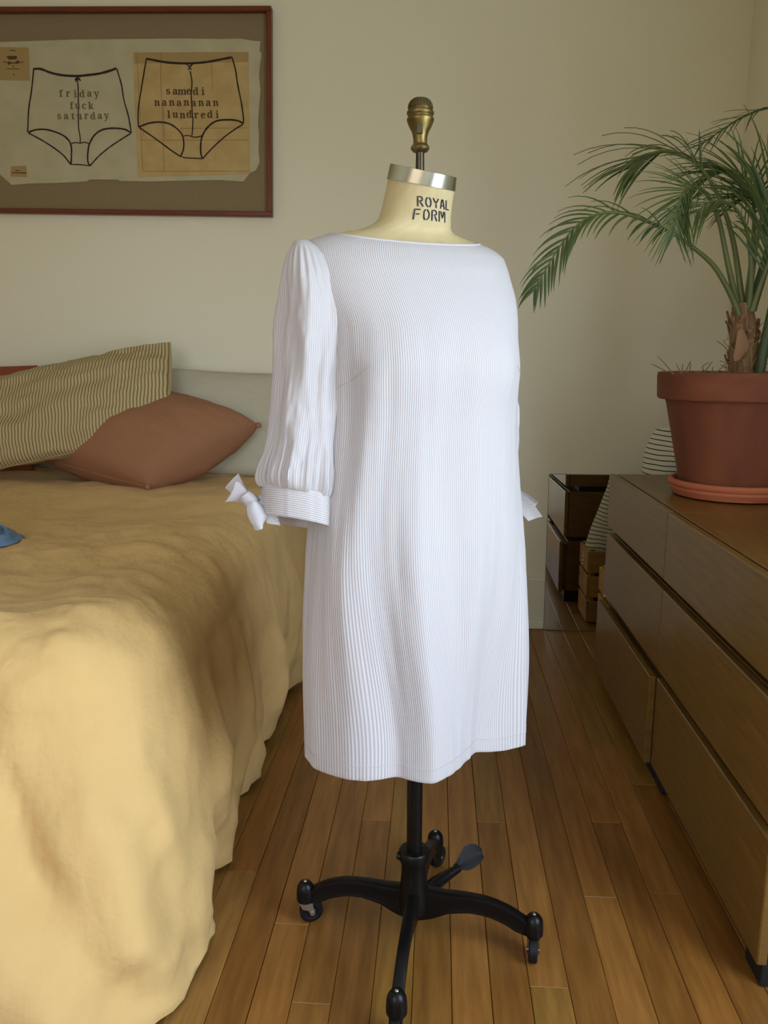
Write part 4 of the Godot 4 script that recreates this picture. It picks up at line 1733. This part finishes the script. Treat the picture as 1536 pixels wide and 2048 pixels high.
	for i in 70:
		var w := rng.randf_range(0.0, 0.62)
		var a := rng.randf() * TAU
		var out := Vector3(cos(a), 0, sin(a))
		var p := base.lerp(crown, w) + out * lerpf(0.044, 0.03, w)
		var q := p + out * rng.randf_range(0.004, 0.035) + Vector3(rng.randf_range(-0.02, 0.02), rng.randf_range(-0.01, 0.035), rng.randf_range(-0.02, 0.02))
		tube(mb, [p, p.lerp(q, 0.5) + Vector3(0, 0.004, 0), q], rng.randf_range(0.0007, 0.0016), 4)
	part("fibre", mb, M.straw, trunk).set_meta("kind", "stuff")
	mb = MB.new()
	tube(mb, curve([at(1519, 752, -2.27), at(1527, 700, -2.27), at(1541, 640, -2.26), at(1560, 560, -2.25)], 4), 0.014, 10)
	part("side_shoot", mb, M.stalk_dark, o)
	# fronds: centre line in the photograph and how far each point stands towards the camera
	frond(o, [[1478, 630, 0.02], [1462, 590, 0.03], [1430, 535, 0.05], [1395, 502, 0.07], [1350, 470, 0.09], [1300, 445, 0.11], [1240, 426, 0.13], [1190, 430, 0.14], [1150, 455, 0.15], [1115, 500, 0.15], [1088, 545, 0.15], [1066, 583, 0.15]], 0.40, 44, 0.115, 0.7, 0.0040, 0, 0.85)
	frond(o, [[1477, 620, 0.0], [1456, 529, 0.03], [1437, 438, 0.05], [1413, 388, 0.08], [1388, 374, 0.11], [1366, 386, 0.14], [1353, 425, 0.16], [1348, 470, 0.16]], 0.44, 54, 0.14, 0.3, 0.0025, 1, 0.4)
	frond(o, [[1486, 620, 0.0], [1469, 496, -0.02], [1447, 416, -0.04], [1421, 364, -0.06], [1386, 318, -0.07], [1340, 303, -0.07], [1300, 314, -0.06], [1268, 332, -0.05]], 0.50, 36, 0.22, 0.55, 0.0062, 1, 1.2)
	frond(o, [[1496, 620, 0.0], [1508, 520, 0.03], [1522, 440, 0.05], [1538, 378, 0.07], [1562, 340, 0.09], [1596, 325, 0.10]], 0.34, 42, 0.21, 0.6, 0.0036, 1, 1.2)
	frond(o, [[1504, 622, 0.03], [1524, 560, 0.05], [1548, 500, 0.08], [1580, 440, 0.12], [1618, 400, 0.15]], 0.3, 36, 0.23, 0.4, 0.0036, 0, 0.75)
	frond(o, [[1492, 615, -0.03], [1504, 510, -0.06], [1508, 420, -0.09], [1494, 362, -0.11], [1462, 340, -0.12], [1415, 348, -0.13]], 0.36, 46, 0.19, 0.55, 0.0030, 0, 0.8)
	frond(o, [[1498, 616, 0.02], [1502, 530, 0.05], [1492, 455, 0.08], [1464, 410, 0.11], [1425, 402, 0.14], [1392, 425, 0.16]], 0.36, 40, 0.16, 0.4, 0.0024, 0, 0.75)
	frond(o, [[1506, 620, -0.02], [1532, 540, -0.04], [1546, 470, -0.06], [1545, 418, -0.07], [1518, 392, -0.08], [1478, 396, -0.09]], 0.34, 44, 0.19, 0.35, 0.0030, 2, 0.7)
	frond(o, [[1500, 615, -0.02], [1540, 480, -0.06], [1580, 340, -0.10], [1585, 250, -0.12], [1548, 216, -0.12], [1490, 232, -0.11], [1435, 266, -0.10], [1396, 292, -0.09]], 0.60, 22, 0.09, 0.3, 0.0024, 2, 1.2)


func frond(o: Node3D, line: Array, from_: float, count: int, length: float, droop: float, wide: float, tone: int, roll: float) -> void:
	var pts: Array = []
	for q in line:
		pts.append(at(q[0], q[1], -2.33 + q[2]))
	var fine := curve(pts, 6)
	var n := fine.size()
	var rr: Array = []
	for i in n:
		rr.append(lerpf(0.0105, 0.0012, pow(i / float(n - 1), 0.55)))
	var mb := MB.new()
	sweep(mb, fine, circle(8), rr)
	var f := part("frond", mb, M.stalk if tone != 2 else M.stalk_dark, o, 80.0)
	for i in count:
		var s := -1.0 if i % 2 == 0 else 1.0
		var w := lerpf(from_, 1.0, (i + rng.randf() * 0.6) / count)
		var k := w * (n - 1)
		var i0 := mini(int(k), n - 2)
		var p: Vector3 = fine[i0].lerp(fine[i0 + 1], k - i0)
		var tan: Vector3 = (fine[i0 + 1] - fine[i0]).normalized()
		# blades stand out to both sides of the midrib, a little raised, and lean to its tip
		var side := tan.cross(Vector3(0.1, sin(roll), cos(roll))).normalized()
		var face := side.cross(tan).normalized()
		var along := (w - from_) / (1.0 - from_)
		var l := length * (0.45 + 0.75 * sin(PI * clampf(along * 0.8 + 0.16, 0.0, 1.0))) * rng.randf_range(0.8, 1.1)
		var lean := lerpf(0.95, 1.9, along)
		var d := (side * s + tan * lean + face * rng.randf_range(-0.15, 0.45)).normalized()
		var cl: Array = []
		var hw: Array = []
		var v := d
		var q := p
		for m in 7:
			cl.append(q)
			var t := m / 6.0
			var half := wide * (0.35 + 0.65 * sin(PI * minf(t * 1.4 + 0.1, 0.5))) * (1.0 - pow(t, 2.2)) + 0.0003
			var b := v.cross(face)
			if b.length() < 0.1:
				b = v.cross(Vector3.UP)
			hw.append(b.normalized() * half)
			v = (v + Vector3(0, -1, 0) * (droop * 0.28 * (0.3 + t)) + Vector3(rng.randf_range(-0.03, 0.03), 0, rng.randf_range(-0.03, 0.03))).normalized()
			q += v * l / 6.0
			q.x = minf(q.x, WALL_R - 0.01)
		mb = MB.new()
		ribbon(mb, cl, hw, 0.0006, 2, -wide * 0.25)
		part("leaflet", mb, M.leaves[(tone + (1 if rng.randf() > 0.7 else 0)) % 3], f, 50.0)


# ------------------------------------------------------------------ mirror, crate and striped cushion behind the chests
func build_corner() -> void:
	var lo := at_y(1086.5, 1260, 0.0)
	lo.z = -3.276
	var m := thing("mirror", "frameless mirror leaning on the wall beside the oak chest", "mirror", Vector3(0.72, 0, -3.277))
	var lean := Basis(Vector3.UP, -0.022) * Basis(Vector3.RIGHT, -0.028)
	var mb := MB.new()
	cbox(mb, Transform3D(lean, Vector3(lo.x, 0.0, -3.2785) + lean * Vector3(0.23, 0.3425, 0)), Vector3(0.46, 0.683, 0.0035), 0.0008)
	part("backing", mb, M.mirror_edge, m, 0.0)
	mb = MB.new()
	cbox(mb, Transform3D(lean, Vector3(lo.x, 0.0, -3.2760) + lean * Vector3(0.23, 0.3425, 0)), Vector3(0.456, 0.679, 0.001), 0.0003)
	part("glass", mb, M.mirror, m, 0.0)

	var x0 := 0.665
	var x1 := 1.01
	var z0 := -3.14
	var z1 := -2.885
	var c := thing("crate", "slatted wooden crate on the floor between the mirror and the chest", "crate", Vector3((x0 + x1) / 2, 0, (z0 + z1) / 2))
	for x in [x0 + 0.011, x1 - 0.035]:
		for z in [z0 + 0.011, z1 - 0.035]:
			mb = MB.new()
			box(mb, Vector3(x, 0.004, z), Vector3(x + 0.024, 0.335, z + 0.024), 0.0015, 1, Vector2(x, z))
			part("post", mb, M.crate, c, 0.0)
	for k in 3:
		var y := 0.006 + k * 0.113
		for x in [x0, x1 - 0.011]:
			mb = MB.new()
			box(mb, Vector3(x, y, z0), Vector3(x + 0.011, y + 0.095, z1), 0.0015, 2, Vector2(k, x))
			part("slat", mb, M.crate, c, 0.0)
		for z in [z0, z1 - 0.011]:
			mb = MB.new()
			box(mb, Vector3(x0 + 0.011, y, z), Vector3(x1 - 0.011, y + 0.095, z + 0.011), 0.0015, 0, Vector2(k, z))
			part("slat", mb, M.crate, c, 0.0)
	mb = MB.new()
	box(mb, Vector3(x0 + 0.011, 0.006, z0 + 0.011), Vector3(x1 - 0.011, 0.016, z1 - 0.011), 0.001, 0)
	part("bottom", mb, M.crate, c, 0.0)

	var zc := -3.0
	var vz := 2.0 * -3.287 - zc
	var left := [at(1155, 1122, vz), at(1160, 1095, vz), at(1170, 1065, vz), at(1186, 1025, vz), at(1213, 952, vz), at(1290, 905, zc), at(1300, 880, zc), at(1312, 857, zc), at(1330, 851, zc)]
	var cu := thing("cushion", "white cushion with thin black stripes standing in the crate behind the pot", "cushion", Vector3(0.9, 0.34, zc))
	var rows: Array = []
	var uvs: Array = []
	var lows: Array = []
	for p in left:
		lows.append([p.y, p.x])
	mb = MB.new()
	for i in 49:
		var y := lerpf(lows[0][0], lows[lows.size() - 1][0], i / 48.0)
		var w := i / 48.0
		var xl := table(lows, y)
		var xr := 1.14 - 0.02 * w
		var th := 0.10 * pow(maxf(1.0 - pow(2.0 * w - 1.0, 4.0), 0.0), 0.6) + 0.012
		var row: Array = []
		var ur: Array = []
		for j in 65:
			var a := TAU * j / 64.0
			var x := (xl + xr) / 2 + signf(cos(a)) * pow(absf(cos(a)), 0.75) * (xr - xl) / 2
			var z := zc + sin(a) * th * (1.0 + 0.15 * noise.get_noise_2d(x * 6.0, y * 5.0))
			row.append(Vector3(x, y + 0.012 * noise.get_noise_2d(x * 4.0, y * 3.0 + 11.0), z))
			ur.append(Vector2(y + 0.03 * (x - 0.9), x))
		rows.append(row)
		uvs.append(ur)
	mb.grid(rows, uvs)
	mb.fan(rows[0], Vector3(0.9, lows[0][0], zc), true)
	mb.fan(rows[48], Vector3(1.05, lows[lows.size() - 1][0] + 0.004, zc), false)
	part("cover", mb, M.sailor, cu, 80.0)
	mb = MB.new()
	var q := at(1041, 961, WALL_Z)
	box(mb, Vector3(q.x - 0.075, q.y - 0.118, WALL_Z), Vector3(q.x, q.y, WALL_Z + 0.006), 0.003)
	tag(part("outlet_cover", mb, M.trim, self, 0.0), "cream outlet plate on the wall just past the dress, mostly hidden", "outlet plate")
